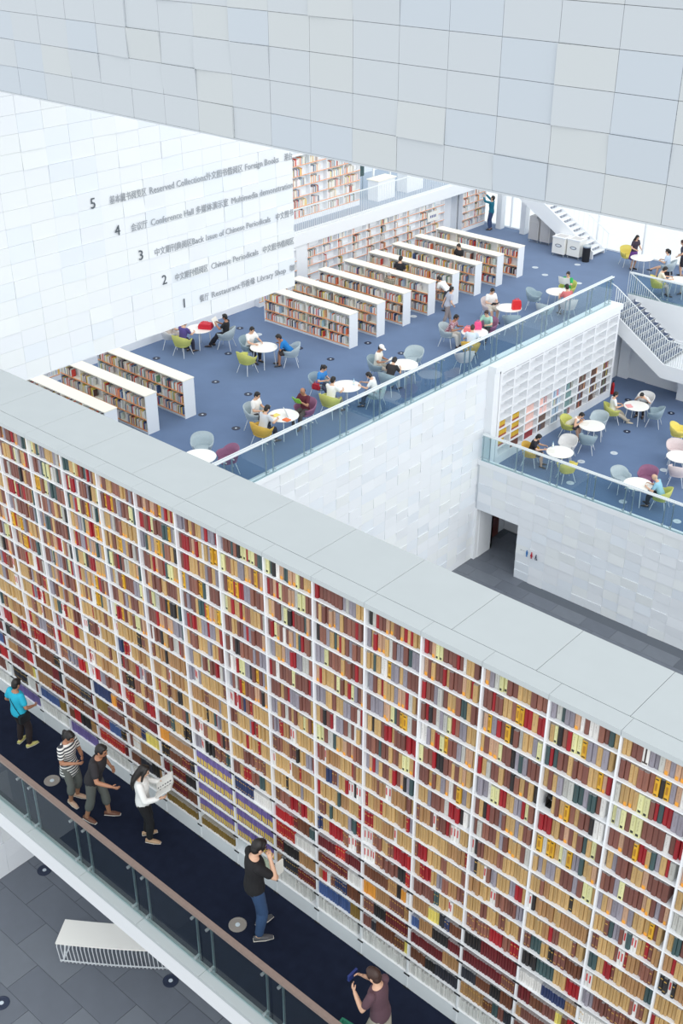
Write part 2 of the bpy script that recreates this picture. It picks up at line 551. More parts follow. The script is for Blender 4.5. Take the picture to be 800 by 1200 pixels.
# ------------------------------------------------------------------ walkway
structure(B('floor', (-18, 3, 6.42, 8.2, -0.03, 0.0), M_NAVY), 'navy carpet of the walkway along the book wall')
ws = structure(B('trim_1', (-18, 3, 6.27, 8.2, -0.44, -0.03), M_WHITE), 'white slab edge of the walkway')
lm = {}
x = -17.2
while x < 2:
    mb = MB(); mb.box(x + 0.003, x + 1.297, 6.25, 6.415, -0.05, 0.012)
    obj('ledge_stone', mb, M_STONE, ws); x += 1.3

# ------------------------------------------------------------------ the book wall
BAYS = [-3.5 - 0.804 * k for k in range(-5, 18)]     # uprights, right to left
XR, XL = BAYS[0], BAYS[-1]
core = structure(B('wall_books', (XL - 0.5, XR + 0.5, 8.23, 9.1, ZG, ZT - 0.07), M_WHITE), 'thick white wall that carries the book shelves')
for k in range(-3, 14):
    xa = -3.54 - 1.07 * (k + 1)
    B('top_slab', (xa + 0.003, xa + 1.067, 8.195, 9.11, ZT - 0.07, ZT), M_STONE, core)
for k in range(len(BAYS) - 1):
    B('top_edge_slab', (BAYS[k + 1] + 0.002, BAYS[k] - 0.002, 7.955, 8.188, ZT - 0.07, ZT - 0.002), M_STONE, core)
bw = thing('wall_bookcase', 'long white bookcase wall packed with books along the dark walkway', 'bookcase', (0, Y0, 0))
RP = 0.308
for x in BAYS:
    B('upright', (x - 0.011, x + 0.011, 0.0, 0.258, 0, ZT - 0.075), M_SHELF, bw)
for k in range(1, 20):
    z = ZT - RP * k
    B('shelf', (XL, XR, 0.003, 0.258, z - 0.018, z), M_SHELF, bw)
B('plinth', (XL, XR, 0.01, 0.25, 0.0, ZT - RP * 18 - 0.022), M_SHELF, bw)
m = MB()
for x in BAYS:
    for k in range(13, 20):
        z = ZT - RP * k if k < 19 else 0.03
        m.box(x - 0.045, x + 0.045, -0.012, 0.0, z - 0.028, z - 0.012)
stuff(obj('shelf_clip', m, M_BLACK, bw))

# books ------------------------------------------------------------
PAL = {
    'tan': (204, 168, 112), 'brown': (128, 80, 70), 'grey': (152, 147, 158), 'dark red': (164, 24, 36), 'cream': (228, 226, 168), 'speckled grey': (196, 196, 190),
    'buff': (206, 166, 136), 'yellow': (224, 172, 42), 'teal': (62, 88, 90), 'black': (38, 36, 38), 'white': (238, 236, 232), 'orange': (232, 158, 60),
    'maroon': (112, 32, 38), 'russet': (116, 70, 48), 'ochre': (178, 136, 92), 'navy': (44, 60, 104), 'bright red': (186, 36, 42), 'charcoal': (48, 50, 60),
    'purple': (124, 108, 170), 'light brown': (150, 98, 82), 'olive': (140, 112, 52), 'slate blue': (70, 96, 150), 'sage': (136, 150, 138), 'lemon': (232, 214, 110), 'pale green': (214, 222, 196)}
def top_book(r):
    c = r.choices(['tan', 'brown', 'grey', 'dark red', 'cream', 'speckled grey', 'buff', 'yellow', 'teal', 'black', 'white', 'light brown'],
                  [22, 27, 13, 11, 7, 5, 7, 4, 5, 3, 2, 8])[0]
    st = {'cream': 'square', 'buff': 'foot', 'yellow': 'bands', 'speckled grey': 'plain', 'tan': 'plain'}.get(c, 'plain')
    w = r.uniform(0.044, 0.066) if c not in ('teal', 'dark red') else r.uniform(0.036, 0.055)
    if c == 'tan' and r.random() < 0.2: st = 'foot'
    return c, st, w, r.uniform(0.225, 0.258)
class Books:
    """books in one mesh, with a colour per book"""
    def __init__(s):
        s.v = []; s.f = []; s.c = []; s.u = []
    def box(s, x0, x1, y0, y1, z0, z1, col, seed=0.0, spine=True, axis='y', rnd_spine=False):
        i = len(s.v)
        if rnd_spine:
            w = x1 - x0
            e = min(0.009, w * .24)
            pr = [(x0, y1), (x0, y0 + e), (x0 + w * .2, y0), (x1 - w * .2, y0), (x1, y0 + e), (x1, y1)]
            s.v += [(a, b, z0) for a, b in pr] + [(a, b, z1) for a, b in pr]
            for k in range(6):
                k2 = (k + 1) % 6
                s.f.append((i + k, i + k2, i + 6 + k2, i + 6 + k))
                s.c += [col] * 4
                if k == 2 and spine:
                    s.u += [(seed, seed), (seed + .999, seed), (seed + .999, seed + .999), (seed, seed + .999)]
                else:
                    s.u += [(0, 0)] * 4
            s.f.append(tuple(i + 6 + k for k in range(6))); s.c += [tuple(v * .5 + .35 for v in col)] * 6; s.u += [(0, 0)] * 6
            s.f.append(tuple(i + 5 - k for k in range(6))); s.c += [col] * 6; s.u += [(0, 0)] * 6
            return
        p = [(x0, y0, z0), (x1, y0, z0), (x1, y1, z0), (x0, y1, z0), (x0, y0, z1), (x1, y0, z1), (x1, y1, z1), (x0, y1, z1)]
        s.v += p
        F = ((0, 1, 5, 4), (4, 5, 6, 7), (1, 2, 6, 5), (3, 0, 4, 7), (2, 3, 7, 6), (0, 3, 2, 1))
        face = 0 if axis == 'y' else 2
        for k, q in enumerate(F):
            s.f.append(tuple(i + a for a in q))
            s.c += [col] * 4
            if k == face and spine:
                s.u += [(seed, seed), (seed + .999, seed), (seed + .999, seed + .999), (seed, seed + .999)]
            else:
                s.u += [(0, 0)] * 4
    def build(s, name, parent=None):
        me = bpy.data.meshes.new(name)
        me.from_pydata(s.v, [], s.f)
        a = me.attributes.new('Col', 'FLOAT_COLOR', 'CORNER')
        a.data.foreach_set('color', [t for c in s.c for t in (*c, 1.0)])
        uv = me.uv_layers.new(name='UVMap')
        uv.data.foreach_set('uv', [t for u in s.u for t in u])
        me.materials.append(M_BOOK)
        return link(name, me, parent)
def shade(c, r, a=0.09):
    k = 1 + r.uniform(-a, a)
    return tuple(max(0, min(1, v * k)) for v in srgb(c))
def put_book(bk, deco, x, w, z, h, yf, name, style, r):
    col = tuple(v * 0.86 for v in shade(PAL[name], r, 0.14))
    seed = float(int(r.uniform(1, 90)))
    y1 = Y0 + 0.235
    bk.box(x, x + w, yf, y1, z, z + h, col, seed, style not in ('bands', 'twotone', 'label'), rnd_spine=True)
    # cream page block showing at the head
    if deco is None:
        return
    e = 0.0015
    def strip(za, zb, c, xa=0.2, xb=0.8):
        deco.box(x + w * xa, x + w * xb, yf - e, yf + 0.004, z + h * za, z + h * zb, srgb(c), 0, False)
    if style == 'bands':
        strip(.06, .12, (40, 34, 28)); strip(.86, .92, (40, 34, 28)); strip(.3, .7, (170, 120, 30), .3, .7)
    elif style == 'square':
        strip(.06, .18, (34, 34, 34), .25, .75)
    elif style == 'foot':
        strip(.0, .2, (234, 160, 52))
    elif style == 'label':
        strip(.35, .85, (190, 48, 48), .3, .7)
    elif style == 'twotone':
        strip(.0, .5, (232, 200, 60))
        strip(.0, .06, (196, 90, 60))
    elif style == 'gilt':
        strip(.74, .80, (200, 160, 80)); strip(.15, .19, (200, 160, 80))
    elif style == 'bar':
        strip(.05, .12, (60, 48, 44), .1, .9); strip(.88, .95, (60, 48, 44), .1, .9); strip(.1, .9, (60, 48, 44), .38, .62)
cells = []
for bi in range(len(BAYS) - 1):
    xa, xb = BAYS[bi + 1] + 0.013, BAYS[bi] - 0.013
    for row in range(18):
        cells.append((bi, row, xa, xb, ZT - RP * (row + 1)))
allbooks = []
for bi, row, xa, xb, z in cells:
    if not any(in_frame((xx, Y0, zz), 260) for xx in (xa, xb) for zz in (z, z + 0.25)):
        continue
    r = random.Random(bi * 97 + row * 13 + 5)
    kidx = bi - 5                      # upright number of the right side of the bay
    x = xa
    seq = []
    if row == 17:
        if kidx >= 10:
            seq = [('white', 'plain', 0.05, 0.2)] * 14 if r.random() < 0.6 else [('purple', 'plain', 0.035, 0.2)] * 20
        elif kidx in (7, 8):
            seq = [('olive', 'plain', 0.042, 0.14)] * 17
        elif kidx == 6:
            seq = [('pale green', 'plain', 0.05, 0.2)] * 3
        else:
            seq = [('white', 'plain', r.uniform(0.012, 0.03), r.uniform(0.16, 0.24)) for _ in range(34)]
    elif (kidx == 7 and 13 <= row <= 16) or (kidx == 6 and 14 <= row <= 16) :
        seq = [('purple', 'twotone', 0.0375, 0.235)] * 20
    elif row < 8:
        if r.random() < 0.3: x += r.uniform(0.0, 0.03)
        while sum(q[2] for q in seq) < 0.86:
            seq.append(top_book(r))
            if r.random() < 0.2:
                seq.append(seq[-1])
    elif row < 11 + (1 if kidx % 3 else 0):
        while sum(q[2] for q in seq) < 0.86:
            c = r.choices(['tan', 'dark red', 'brown', 'white', 'black', 'grey', 'light brown', 'teal', 'navy'], [34, 13, 15, 9, 4, 4, 7, 3, 1])[0]
            if c == 'tan' and r.random() < 0.3: c = 'ochre'
            n = r.choice((2, 3, 4, 5)) if c in ('tan', 'ochre') else r.choice((1, 1, 2))
            w = r.uniform(0.036, 0.05)
            st = 'label' if c == 'white' else ('gilt' if c in ('dark red', 'black', 'brown') and r.random() < 0.5 else 'plain')
            seq += [(c, st, w, 0.225 + r.uniform(0, 0.02))] * n
    elif row < 13:
        while sum(q[2] for q in seq) < 0.86:
            c = r.choices(['brown', 'dark red', 'tan', 'white', 'black', 'light brown', 'teal', 'navy', 'bright red', 'grey', 'russet'], [24, 14, 10, 12, 6, 12, 6, 4, 7, 4, 6])[0]
            n = r.choice((2, 3, 4, 5)) if c not in ('white',) else r.choice((2, 3))
            w = r.uniform(0.036, 0.05)
            st = 'label' if c == 'white' else ('gilt' if r.random() < 0.4 else 'plain')
            seq += [(c, st, w, 0.215 + r.uniform(0, 0.025))] * n
    else:
        while sum(q[2] for q in seq) < 0.86:
            c = r.choices(['maroon', 'russet', 'ochre', 'black', 'bright red', 'navy', 'charcoal', 'white', 'lemon', 'sage', 'brown', 'slate blue', 'olive', 'teal', 'orange'],
                          [16, 16, 14, 9, 10, 4, 9, 5, 3, 3, 12, 3, 3, 2, 2])[0]
            n = r.choice((2, 4, 6, 9, 14))
            w = r.uniform(0.03, 0.046)
            st = 'gilt' if r.random() < 0.3 else 'plain'
            h = 0.2 + r.uniform(-0.03, 0.045)
            seq += [(c, st, w, h)] * n
    if bi == 5 and row == 4:
        x += 0.13
    if bi == 4 and row == 0:
        seq[4:4] = [('white', 'bar', 0.07, 0.255)]
    if row == 17 and kidx == 6: x += 0.5
    n = 0
    for (c, st, w, h) in seq:
        w2 = w * r.uniform(0.97, 1.03)
        if x + w2 > xb:
            break
        n += 1
        yf = Y0 + 0.02 + (r.uniform(0, 0.032) if row < 13 else r.uniform(0.004, 0.016))
        allbooks.append((bi, row, n, x + 0.001, w2 - 0.002, z + 0.0005, h * r.uniform(0.985, 1.0), yf, c, st, bi * 10007 + row * 101 + n))
        x += w2
def shows(b):
    x, z = b[3] + b[4] / 2, b[5] + b[6] / 2
    if not in_frame((x, Y0, z), -3):
        return 0
    d = Vector((x, Y0, z)) - CAM
    return b[4] * b[6] * abs(d.y) / d.length ** 3
order = sorted(range(len(allbooks)), key=lambda i: -shows(allbooks[i]))
single = set(order[:300])
ORD = ['zeroth', 'first', 'second', 'third', 'fourth', 'fifth', 'sixth', 'seventh', 'eighth', 'ninth', 'tenth', 'eleventh', 'twelfth', 'thirteenth', 'fourteenth', 'fifteenth', 'sixteenth', 'seventeenth', 'eighteenth', 'nineteenth', 'twentieth']
first_bay = min(allbooks[i][0] for i in single)
rest = Books()
for i, (bi, row, n, x, w, z, h, yf, c, st, sd) in enumerate(allbooks):
    r = random.Random(sd)
    if i not in single:
        put_book(rest, rest, x, w, z, h, yf, c, st, r)
        continue
    b = Books(); dcb = Books()
    put_book(b, dcb, x, w, z, h, yf, c, st, r)
    o = b.build('book')
    bay = bi - first_bay
    tag(o, '%s book, %s from left, %s shelf down, bay %s from right edge' % (c, ORD[min(n, 20)], ORD[row + 1], ['one', 'two', 'three', 'four', 'five', 'six', 'seven', 'eight', 'nine', 'ten'][min(bay, 9)]), 'book', 'books on the long wall bookcase')
    if dcb.v:
        dcb.build('spine_print', o)
o = rest.build('book_rows')
stuff(o); o['label'] = 'closely packed rows of coloured books filling the long white bookcase wall'; o['category'] = 'books'; o['group'] = 'books on the long wall bookcase'
# small black object in the gap
bs = tag(obj('black_bookend', (lambda m: (m.box(-0.03, 0.03, 0, 0.1, 0, 0.012), m.box(-0.03, -0.022, 0, 0.1, 0.012, 0.12), m.ball((0, 0.05, 0.12), (0.04, 0.04, 0.03)), m)[-1])(MB()), M_BLACK, loc=(BAYS[6] + 0.08, Y0 + 0.08, ZT - RP * 5 + 0.001)), 'small black bookend in the only gap among the books', 'bookend')

# ------------------------------------------------------------------ balustrades
def balustrade(name, label, axis, plane, centres, ends, zb, zt, inward, glass, rail_mat, rail_w, gap=0.145, rail_h=0.045):
    """glass panes between pairs of flat posts; local frame is the world frame"""
    root = thing(name, label, 'balustrade', (plane if axis == 'x' else centres[0], centres[0] if axis == 'x' else plane, zb))
    ox, oy = root.location.x, root.location.y
    def bx(nm, a0, a1, b0, b1, z0, z1, material, parent):
        # a runs along the balustrade, b across (positive = inward)
        s = inward
        lo, hi = min(b0 * s, b1 * s), max(b0 * s, b1 * s)
        m = MB()
        if axis == 'x':
            m.box(lo, hi, a0 - oy, a1 - oy, z0 - zb, z1 - zb)
        else:
            m.box(a0 - ox, a1 - ox, lo, hi, z0 - zb, z1 - zb)
        return obj(nm, m, material, parent)
    cuts = [ends[0]] + [c for c in centres if ends[0] + .2 < c < ends[1] - .2] + [ends[1]]
    for a, b in zip(cuts[:-1], cuts[1:]):
        bx('glass_pane', a + 0.008, b - 0.008, -0.008, 0.008, zb - 0.02, zt - 0.03, glass, root)
    for c in centres:
        for s in (-gap, gap):
            if not (ends[0] - .01 <= c + s <= ends[1] + .01):
                continue
            pw, pd = (0.008, 0.03) if rail_mat is M_WOOD else (0.012, 0.05)
            p = bx('post', c + s - pw, c + s + pw, 0.05, 0.05 + pd, zb - 0.02, zt - 0.05, M_STEEL, root)
            m = MB()
            for z in (zt - 0.13, zb + 0.12):
                if axis == 'x':
                    m.tube([(-0.03 * inward, c + s - oy, z - zb), (0.055 * inward, c + s - oy, z - zb)], [0.022, 0.022], 10)
                else:
                    m.tube([(c + s - ox, -0.03 * inward, z - zb), (c + s - ox, 0.055 * inward, z - zb)], [0.022, 0.022], 10)
            obj('clamp', m, M_STEEL, p)
    if rail_mat is M_WOOD:
        bx('handrail', ends[0], ends[1], -0.02, rail_w, zt - rail_h, zt, rail_mat, root)
    else:
        bx('handrail', ends[0], ends[1], -0.03, 0.012, zt - rail_h, zt, rail_mat, root)
        bx('handrail', ends[0], ends[1], 0.06, 0.10, zt - rail_h, zt, rail_mat, root)
    bx('base_channel', ends[0], ends[1], 0.012, 0.05, zb - 0.02, zb + 0.03, M_STEEL, root)
    return root
balustrade('walkway_balustrade', 'glass balustrade with a taupe wooden handrail along the navy walkway', 'y', 6.39, [-16.0 + 1.31 * k for k in range(14)], (-17.8, 2.5), 0.0, 1.03, 1, M_GLASSD, M_WOOD, 0.06)
balustrade('glass_balustrade', 'long glass balustrade with white rail above the bright atrium wall', 'x', XW, [12.31 + 1.6 * k for k in range(17)] + [39.35], (11.0, 39.55), -2.4, -1.25, -1, M_GLASS, M_RAILW, 0.075)
balustrade('glass_balustrade', 'glass balustrade with white rail fronting the lower reading room', 'y', YF, [-20.4 + 1.44 * k for k in range(8)], (-20.55, -9.5), -6.0, -4.93, 1, M_GLASS, M_RAILW, 0.075)
balustrade('glass_balustrade', 'short far glass balustrade beside the stair head on the right', 'y', 42.15, [-21.2 + 1.5 * k for k in range(6)], (-21.3, -12.0), -2.75, -1.85, 1, M_GLASS, M_RAILW, 0.07)

# ------------------------------------------------------------------ floor outlets
def outlet(x, y, z, m, label, r=0.14):
    t = thing('floor_vent', label, 'floor vent', (x, y, z), 0, 'round floor vents')
    a = MB(); a.lathe([(r, 0), (r, 0.008), (r * .86, 0.012), (r * .80, 0.006), (r * .3, 0.006)], n=20)
    obj('ring', a, m, t)
    a = MB(); a.lathe([(r * .28, 0.005), (r * .26, 0.012), (r * .1, 0.014)], n=12)
    obj('hub', a, M_DISCL if m is not M_DISCL else M_STEEL, t)
MARKS = [(-27.23, 26.56, 'the blue T-shirt reader\'s table'), (-30.32, 26.28, 'the table below the lettered wall'), (-22.73, 22.91, 'the maroon reader\'s table'), (-22.75, 25.93, 'the table of the woman in blue'),
         (-22.59, 19.26, 'the half hidden table'), (-22.49, 28.62, 'the white cap\'s table'), (-22.48, 32.76, 'the pink bag table'), (-23.01, 35.76, 'the red bag table'), (-22.59, 38.65, 'the green reader\'s table'),
         (-26.2, 21.8, 'the left low bookcases'), (-26.2, 30.0, 'the nearest of eight bookcases'), (-25.9, 44.7, 'the white book carts'), (-28.0, 45.8, 'the grey trolley cabinets'),
         (-18.45, 32.8, 'the water bottle table'), (-18.73, 35.51, 'the tank top reader\'s table'), (-18.35, 38.24, 'the farthest lower table'), (-15.12, 32.49, 'the bald man\'s table'), (-15.0, 35.36, 'the right edge table')]
used = set()
def vent(x, y, z, m, look):
    z3 = z == Z3
    for dd, mx, my, nm in sorted(((mx - x) ** 2 + (my - y) ** 2, mx, my, nm) for mx, my, nm in MARKS if (mx < -20.6) == z3):
        u = (x - mx) * _cp + (y - my) * _sp; v = -(x - mx) * _sp + (y - my) * _cp
        side = ('right of' if u > 0 else 'left of') if abs(u) > abs(v) else ('behind' if v > 0 else 'in front of')
        lb = '%s floor vent in the carpet, %s %s' % (look, side, nm)
        if lb not in used:
            break
    used.add(lb)
    outlet(x, y, z, m, lb)
for x, y in [(-30.61, 28.6), (-29.05, 26.5), (-30.68, 24.44), (-27.48, 24.4), (-25.88, 24.42), (-25.83, 22.28), (-24.26, 22.29), (-25.87, 28.6), (-27.45, 28.62), (-25.88, 30.71), (-24.3, 30.75)]:
    vent(x, y, Z3, M_DISCD, 'dark round')
for x, y in [(-29.59, 28.6), (-28.02, 35.18), (-26.38, 34.1), (-28.21, 39.14), (-23.44, 35.53), (-25.0, 44.2), (-26.2, 42.6), (-25.3, 42.0), (-23.6, 42.0), (-28.89, 44.9), (-30.0, 44.6)]:
    vent(x, y, Z3, M_DISCL, 'pale round')
for x, y in [(-17.58, 35.32), (-15.52, 35.31), (-17.56, 32.19), (-15.46, 32.22), (-13.41, 32.23), (-18.14, 33.9)]:
    vent(x, y, Z2, M_DISCL, 'pale round')
for x, y in [(-18.14, 37.3), (-17.65, 40.0), (-19.6, 40.0)]:
    vent(x, y, Z2, M_DISCD, 'dark round')
outlet(-12.67, 7.2, 0.0, M_DISCB, 'round bronze floor vent in the navy carpet left of the striped woman', 0.13)
outlet(-8.33, 7.2, 0.0, M_DISCB, 'round bronze floor vent in the navy carpet beside the man in black', 0.13)
for (x, y), lb in zip([(-13.6, 7.28), (-10.13, 7.25), (-11.83, 5.19), (-11.89, 7.5)], ['at the corner of the white wall', 'right of the white bench', 'at the left edge', 'behind the white bench']):
    outlet(x, y, Z3 + 0.006, M_DISCD, 'dark round floor vent in the slate floor ' + lb, 0.13)

# ------------------------------------------------------------------ white slatted bench on the slate floor
bn = thing('slatted_bench', 'curved white bench of thin bent slats on the slate floor', 'bench', (0, 0, Z3))
def bench_curve(t):
    """gentle arc from the left end, t metres along"""
    a = R(34) + t * 0.05
    x = -11.865 + t * math.cos(R(34) + t * 0.025); y = 6.43 + t * math.sin(R(34) + t * 0.025)
    return Vector((x, y, 0)), Vector((math.cos(a), math.sin(a), 0)), Vector((-math.sin(a), math.cos(a), 0))
m = MB()
prev = None
for i in range(0, 13):
    p, d, n = bench_curve(i * 0.27)
    q = [p + n * 0.24 + Vector((0, 0, 0.55)), p - n * 0.24 + Vector((0, 0, 0.55)), p - n * 0.24 + Vector((0, 0, 0.52)), p + n * 0.24 + Vector((0, 0, 0.52))]
    if prev:
        for k in range(4):
            k2 = (k + 1) % 4
            m.quad(prev[k], q[k], q[k2], prev[k2])
    else:
        m.poly(q)
    prev = q
m.poly(prev[::-1])
obj('seat', m, M_TABLE, bn)
for i in range(50):
    p, d, n = bench_curve(0.02 + i * 0.065)
    m = MB()
    m.tube([p - n * 0.235 + Vector((0, 0, 0.52)), p - n * 0.25 + Vector((0, 0, 0.46)), p - n * 0.2 + Vector((0, 0, 0.05)), p - n * 0.16 + Vector((0, 0, 0.0))], [0.008] * 4, 5)
    obj('slat', m, M_LEGW, bn)
for tt in (0.05, 1.9, 3.2):
    p, d, n = bench_curve(tt)
    m = MB()
    m.tube([p + n * 0.2 + Vector((0, 0, 0.52)), p - n * 0.14 + Vector((0, 0, 0.04)), p + n * 0.2 + Vector((0, 0, 0.02))], [0.014] * 3, 6)
    obj('leg', m, M_LEGW, bn)
m = MB(); m.tube([tuple(bench_curve(i * 0.27)[0] - bench_curve(i * 0.27)[2] * 0.18 + Vector((0, 0, 0.06))) for i in range(13)], [0.012] * 13, 6)
obj('rail', m, M_LEGW, bn)

# ------------------------------------------------------------------ small bookshelf books
FARC = [(238, 236, 232), (228, 224, 216), (196, 186, 176), (226, 120, 84), (206, 70, 60), (98, 120, 160), (60, 84, 130), (232, 204, 96), (120, 150, 120), (92, 66, 60), (150, 140, 140), (60, 60, 66), (236, 180, 130), (170, 196, 214)]  # book tints lightened to stand in for haze and glare
def far_books(bk, u0, u1, plane, z, hmax, axis, fill, r, depth=0.16, wt=(20, 15, 9, 7, 5, 4, 3, 5, 3, 3, 6, 3, 6, 4), front=-1):
    """a row of small books along a shelf; axis 'y': run along x facing -y, axis 'x': run along y facing +x"""
    u = u0
    end = u0 + (u1 - u0) * fill
    while u < end - 0.02:
        w = r.uniform(0.018, 0.05)
        h = hmax * r.uniform(0.68, 0.95)
        c = tuple(v * r.uniform(0.93, 1.07) for v in srgb(r.choices(FARC, wt)[0]))
        if axis == 'y':
            bk.box(u, u + w * .94, plane + 0.015, plane + depth, z, z + h, c, 0, False)
        else:
            bk.box(plane - depth, plane - 0.015, u, u + w * .94, z, z + h, c, 0, False)
        u += w

# low double-sided bookcases ------------------------------------------
LOWB = Books()
CASE_L, CASE_D, CASE_H = 4.45, 0.46, 1.34
def low_bookcase():
    root = empty('low_bookcase')
    # local: x from -L to 0 along the case, front faces -y at y=0
    B('end_panel', (-0.03, 0.0, 0, CASE_D, 0, CASE_H - 0.03), M_WHITE, root)
    B('end_panel', (-CASE_L, -CASE_L + 0.03, 0, CASE_D, 0, CASE_H - 0.03), M_WHITE, root)
    B('top', (-CASE_L - 0.01, 0.012, -0.012, CASE_D + 0.012, CASE_H - 0.03, CASE_H), M_CREAM, root)
    B('back_panel', (-CASE_L + 0.03, -0.03, CASE_D / 2 - 0.01, CASE_D / 2 + 0.01, 0.06, CASE_H - 0.03), M_SHELF, root)
    B('plinth', (-CASE_L + 0.03, -0.03, 0.03, CASE_D - 0.03, 0, 0.1), M_WHITE, root)
    for k in range(3):
        z = 0.12 + k * 0.39
        B('shelf', (-CASE_L + 0.03, -0.03, 0.008, CASE_D - 0.008, z - 0.02, z), M_CREAM, root)
        s = root.children[-1]
        B('shelf_lip', (-CASE_L + 0.03, -0.03, 0.0, 0.008, z - 0.03, z + 0.012), M_ORANGE, root)
    for k in range(1, 4):
        x = -CASE_L + k * CASE_L / 4
        B('divider', (x - 0.012, x + 0.012, 0.012, CASE_D - 0.012, 0.12, CASE_H - 0.03), M_CREAM, root)
    return root
proto_case = low_bookcase()
CASES = [(-26.0, 29.8 + 1.575 * k) for k in range(8)] + [(-25.98, 21.68), (-25.98, 20.12), (-25.98, 18.55)]
CASE_LABEL = ['nearest of eight low white bookcases in a row, behind the blue T-shirt reader',
              'second low white bookcase of the long row of eight', 'third low white bookcase of the long row of eight',
              'fourth low white bookcase of the long row, the crouching white shirt at its end', 'fifth low white bookcase of the row, the grey-haired reader behind its front neighbour',
              'sixth low white bookcase of the row of eight', 'seventh low white bookcase, the second from the far end of the row',
              'farthest low white bookcase, nearest to the upper stair',
              'low white bookcase with a red item on top, left of the open carpet', 'low white bookcase in the middle of the left three, half hidden by the wall top',
              'low white bookcase at far left, only its cream top showing above the wall']
for i, (x, y) in enumerate(CASES):
    o = proto_case if i == 0 else copy_tree(proto_case)
    o.location = (x, y, Z3)
    tag(o, CASE_LABEL[i], 'bookcase', 'low white bookcases')
    r = random.Random(300 + i)
    for k in range(3):
        for s in range(4):
            f = r.choice((0.8, 0.85, 0.9, 0.93, 0.6))
            if i == 0: f = r.choice((.78, .86))
            a = x - CASE_L + s * CASE_L / 4 + 0.03
            far_books(LOWB, a, a + CASE_L / 4 - 0.05, y + 0.005, Z3 + 0.121 + k * 0.39, 0.30, 'y', f, r)
o = LOWB.build('paperbacks'); stuff(o)
o['label'] = 'rows of small colourful paperbacks on the low white bookcases'; o['category'] = 'books'
it = tag(obj('red_bag', (lambda m: (m.ball((0, 0, 0.07), (0.13, 0.1, 0.08)), m)[-1])(MB()), mat('coral_cloth', (226, 92, 80), 0.7), loc=(-29.9, 21.9, Z3 + CASE_H), smooth=True), 'coral cloth bundle lying on the left low bookcase', 'bag')

# tall wall bookcases --------------------------------------------------
def wall_case(label, y0, y1, x, z0, z1, pitch, rows, cw, zrow0, depth=0.24, lip=M_ORANGE, fill=(0.25, 0.95), seed=0, bk=None, hmax=0.28, wt=None, group=None, plinth=True):
    root = thing('tall_bookcase', label, 'bookcase', (x, y0, z0), 0, group)
    L = y1 - y0
    B('back_panel', (-depth, -depth + 0.02, 0, L, 0, z1 - z0), M_WHITE, root)
    n = max(1, round(L / cw))
    for k in range(n + 1):
        y = L * k / n
        B('upright', (-depth + 0.02, 0.0, max(0, y - 0.02), min(L, y + 0.02), 0, z1 - z0), M_SHELF, root)
    r = random.Random(seed)
    for j in range(rows):
        z = zrow0 + j * pitch - z0
        B('shelf', (-depth + 0.022, 0.004, 0.003, L - 0.003, z - 0.03, z), M_SHELF, root)
        if lip:
            B('shelf_lip', (0.004, 0.01, 0.0, L, z - 0.022, z + 0.006), lip, root)
        if bk is not None:
            for k in range(n):
                ya = y0 + L * k / n + 0.03
                far_books(bk, ya, ya + L / n - 0.08, x - 0.005, z + z0 + 0.001, hmax, 'x', r.uniform(*fill), r, 0.2, *( (wt,) if wt else ()))
    if plinth:
        B('plinth', (-depth + 0.025, -0.004, 0.004, L - 0.004, 0, zrow0 - z0 - 0.031), M_WHITE, root)
    B('top', (-depth, 0.004, 0, L, z1 - z0 - 0.03, z1 - z0), M_WHITE, root)
    return root
WALLB = Books()
XB = -31.9
wl = (30, 22, 9, 5, 3, 2, 1, 3, 1.5, 1, 4, 1, 5, 6)  # weighted to whites, imitating washed-out haze on the wall shelves
wall_case('tall white wall bookcase with orange shelf lips behind the row of low bookcases', 33.85, 43.35, XB, Z3, -0.86, 0.365, 5, 0.95, Z3 + 0.22, seed=1, bk=WALLB, wt=wl, fill=(0.15, 0.8))
wall_case('tall white bookcase end that the standing reader in teal reaches into', 44.82, 46.75, XB, Z3, -0.86, 0.365, 5, 0.95, Z3 + 0.22, seed=2, bk=WALLB, wt=wl, fill=(0.4, 0.95))
wall_case('white wall bookcase showing just under the lettered wall, near its right corner', 30.75, 33.0, XB + 0.2, Z3, -0.9, 0.4, 4, 1.1, Z3 + 0.22, seed=3, bk=WALLB, wt=wl)
wall_case('white wall bookcase under the left of the lettered wall', 19.6, 21.6, XB + 0.2, Z3, -0.9, 0.4, 4, 1.0, Z3 + 0.22, seed=4, bk=WALLB, wt=wl)
wall_case('upper floor white bookcase behind the barred railing', 33.2, 38.6, -33.1, -0.42, 2.4, 0.43, 6, 1.1, -0.42 + 0.25, seed=5, bk=WALLB, wt=wl, hmax=0.32, fill=(0.5, .95))
o = WALLB.build('shelf_books'); stuff(o)
o['label'] = 'scattered haze-paled and orange books on the white wall bookcases of the reading room'; o['category'] = 'books'
structure(B('wall_back', (-33.4, -31.95, 10.9, 33.0, Z3, -0.9), M_WHITE), 'white wall behind the reading room')
m = MB(); m.box(-33.4, XB - 0.02, 33.0, 33.85, Z3, -0.86); m.box(-33.4, XB - 0.7, 43.35, 44.82, Z3, -0.9); m.box(-33.4, -32.25, 33.85, 43.35, Z3, -0.9); m.box(-33.4, -32.25, 44.82, 47.1, Z3, -0.9)
structure(obj('wall_back', m, M_WHITE), 'white wall with a recess between the wall bookcases')
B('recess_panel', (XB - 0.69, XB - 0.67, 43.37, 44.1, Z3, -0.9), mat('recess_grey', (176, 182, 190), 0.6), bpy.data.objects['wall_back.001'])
nt_ = thing('shelf_notice', 'white notice sheet on the right end of the wall bookcase', 'notice', (XB + 0.012, 42.45, -1.5))
B('sheet', (0, 0.01, -0.42, 0.42, -0.22, 0.22), M_PAPER, nt_)
m = MB()
for k in range(4):
    m.box(0.011, 0.014, -0.22 + k * 0.12, -0.14 + k * 0.12, -0.06, 0.06)
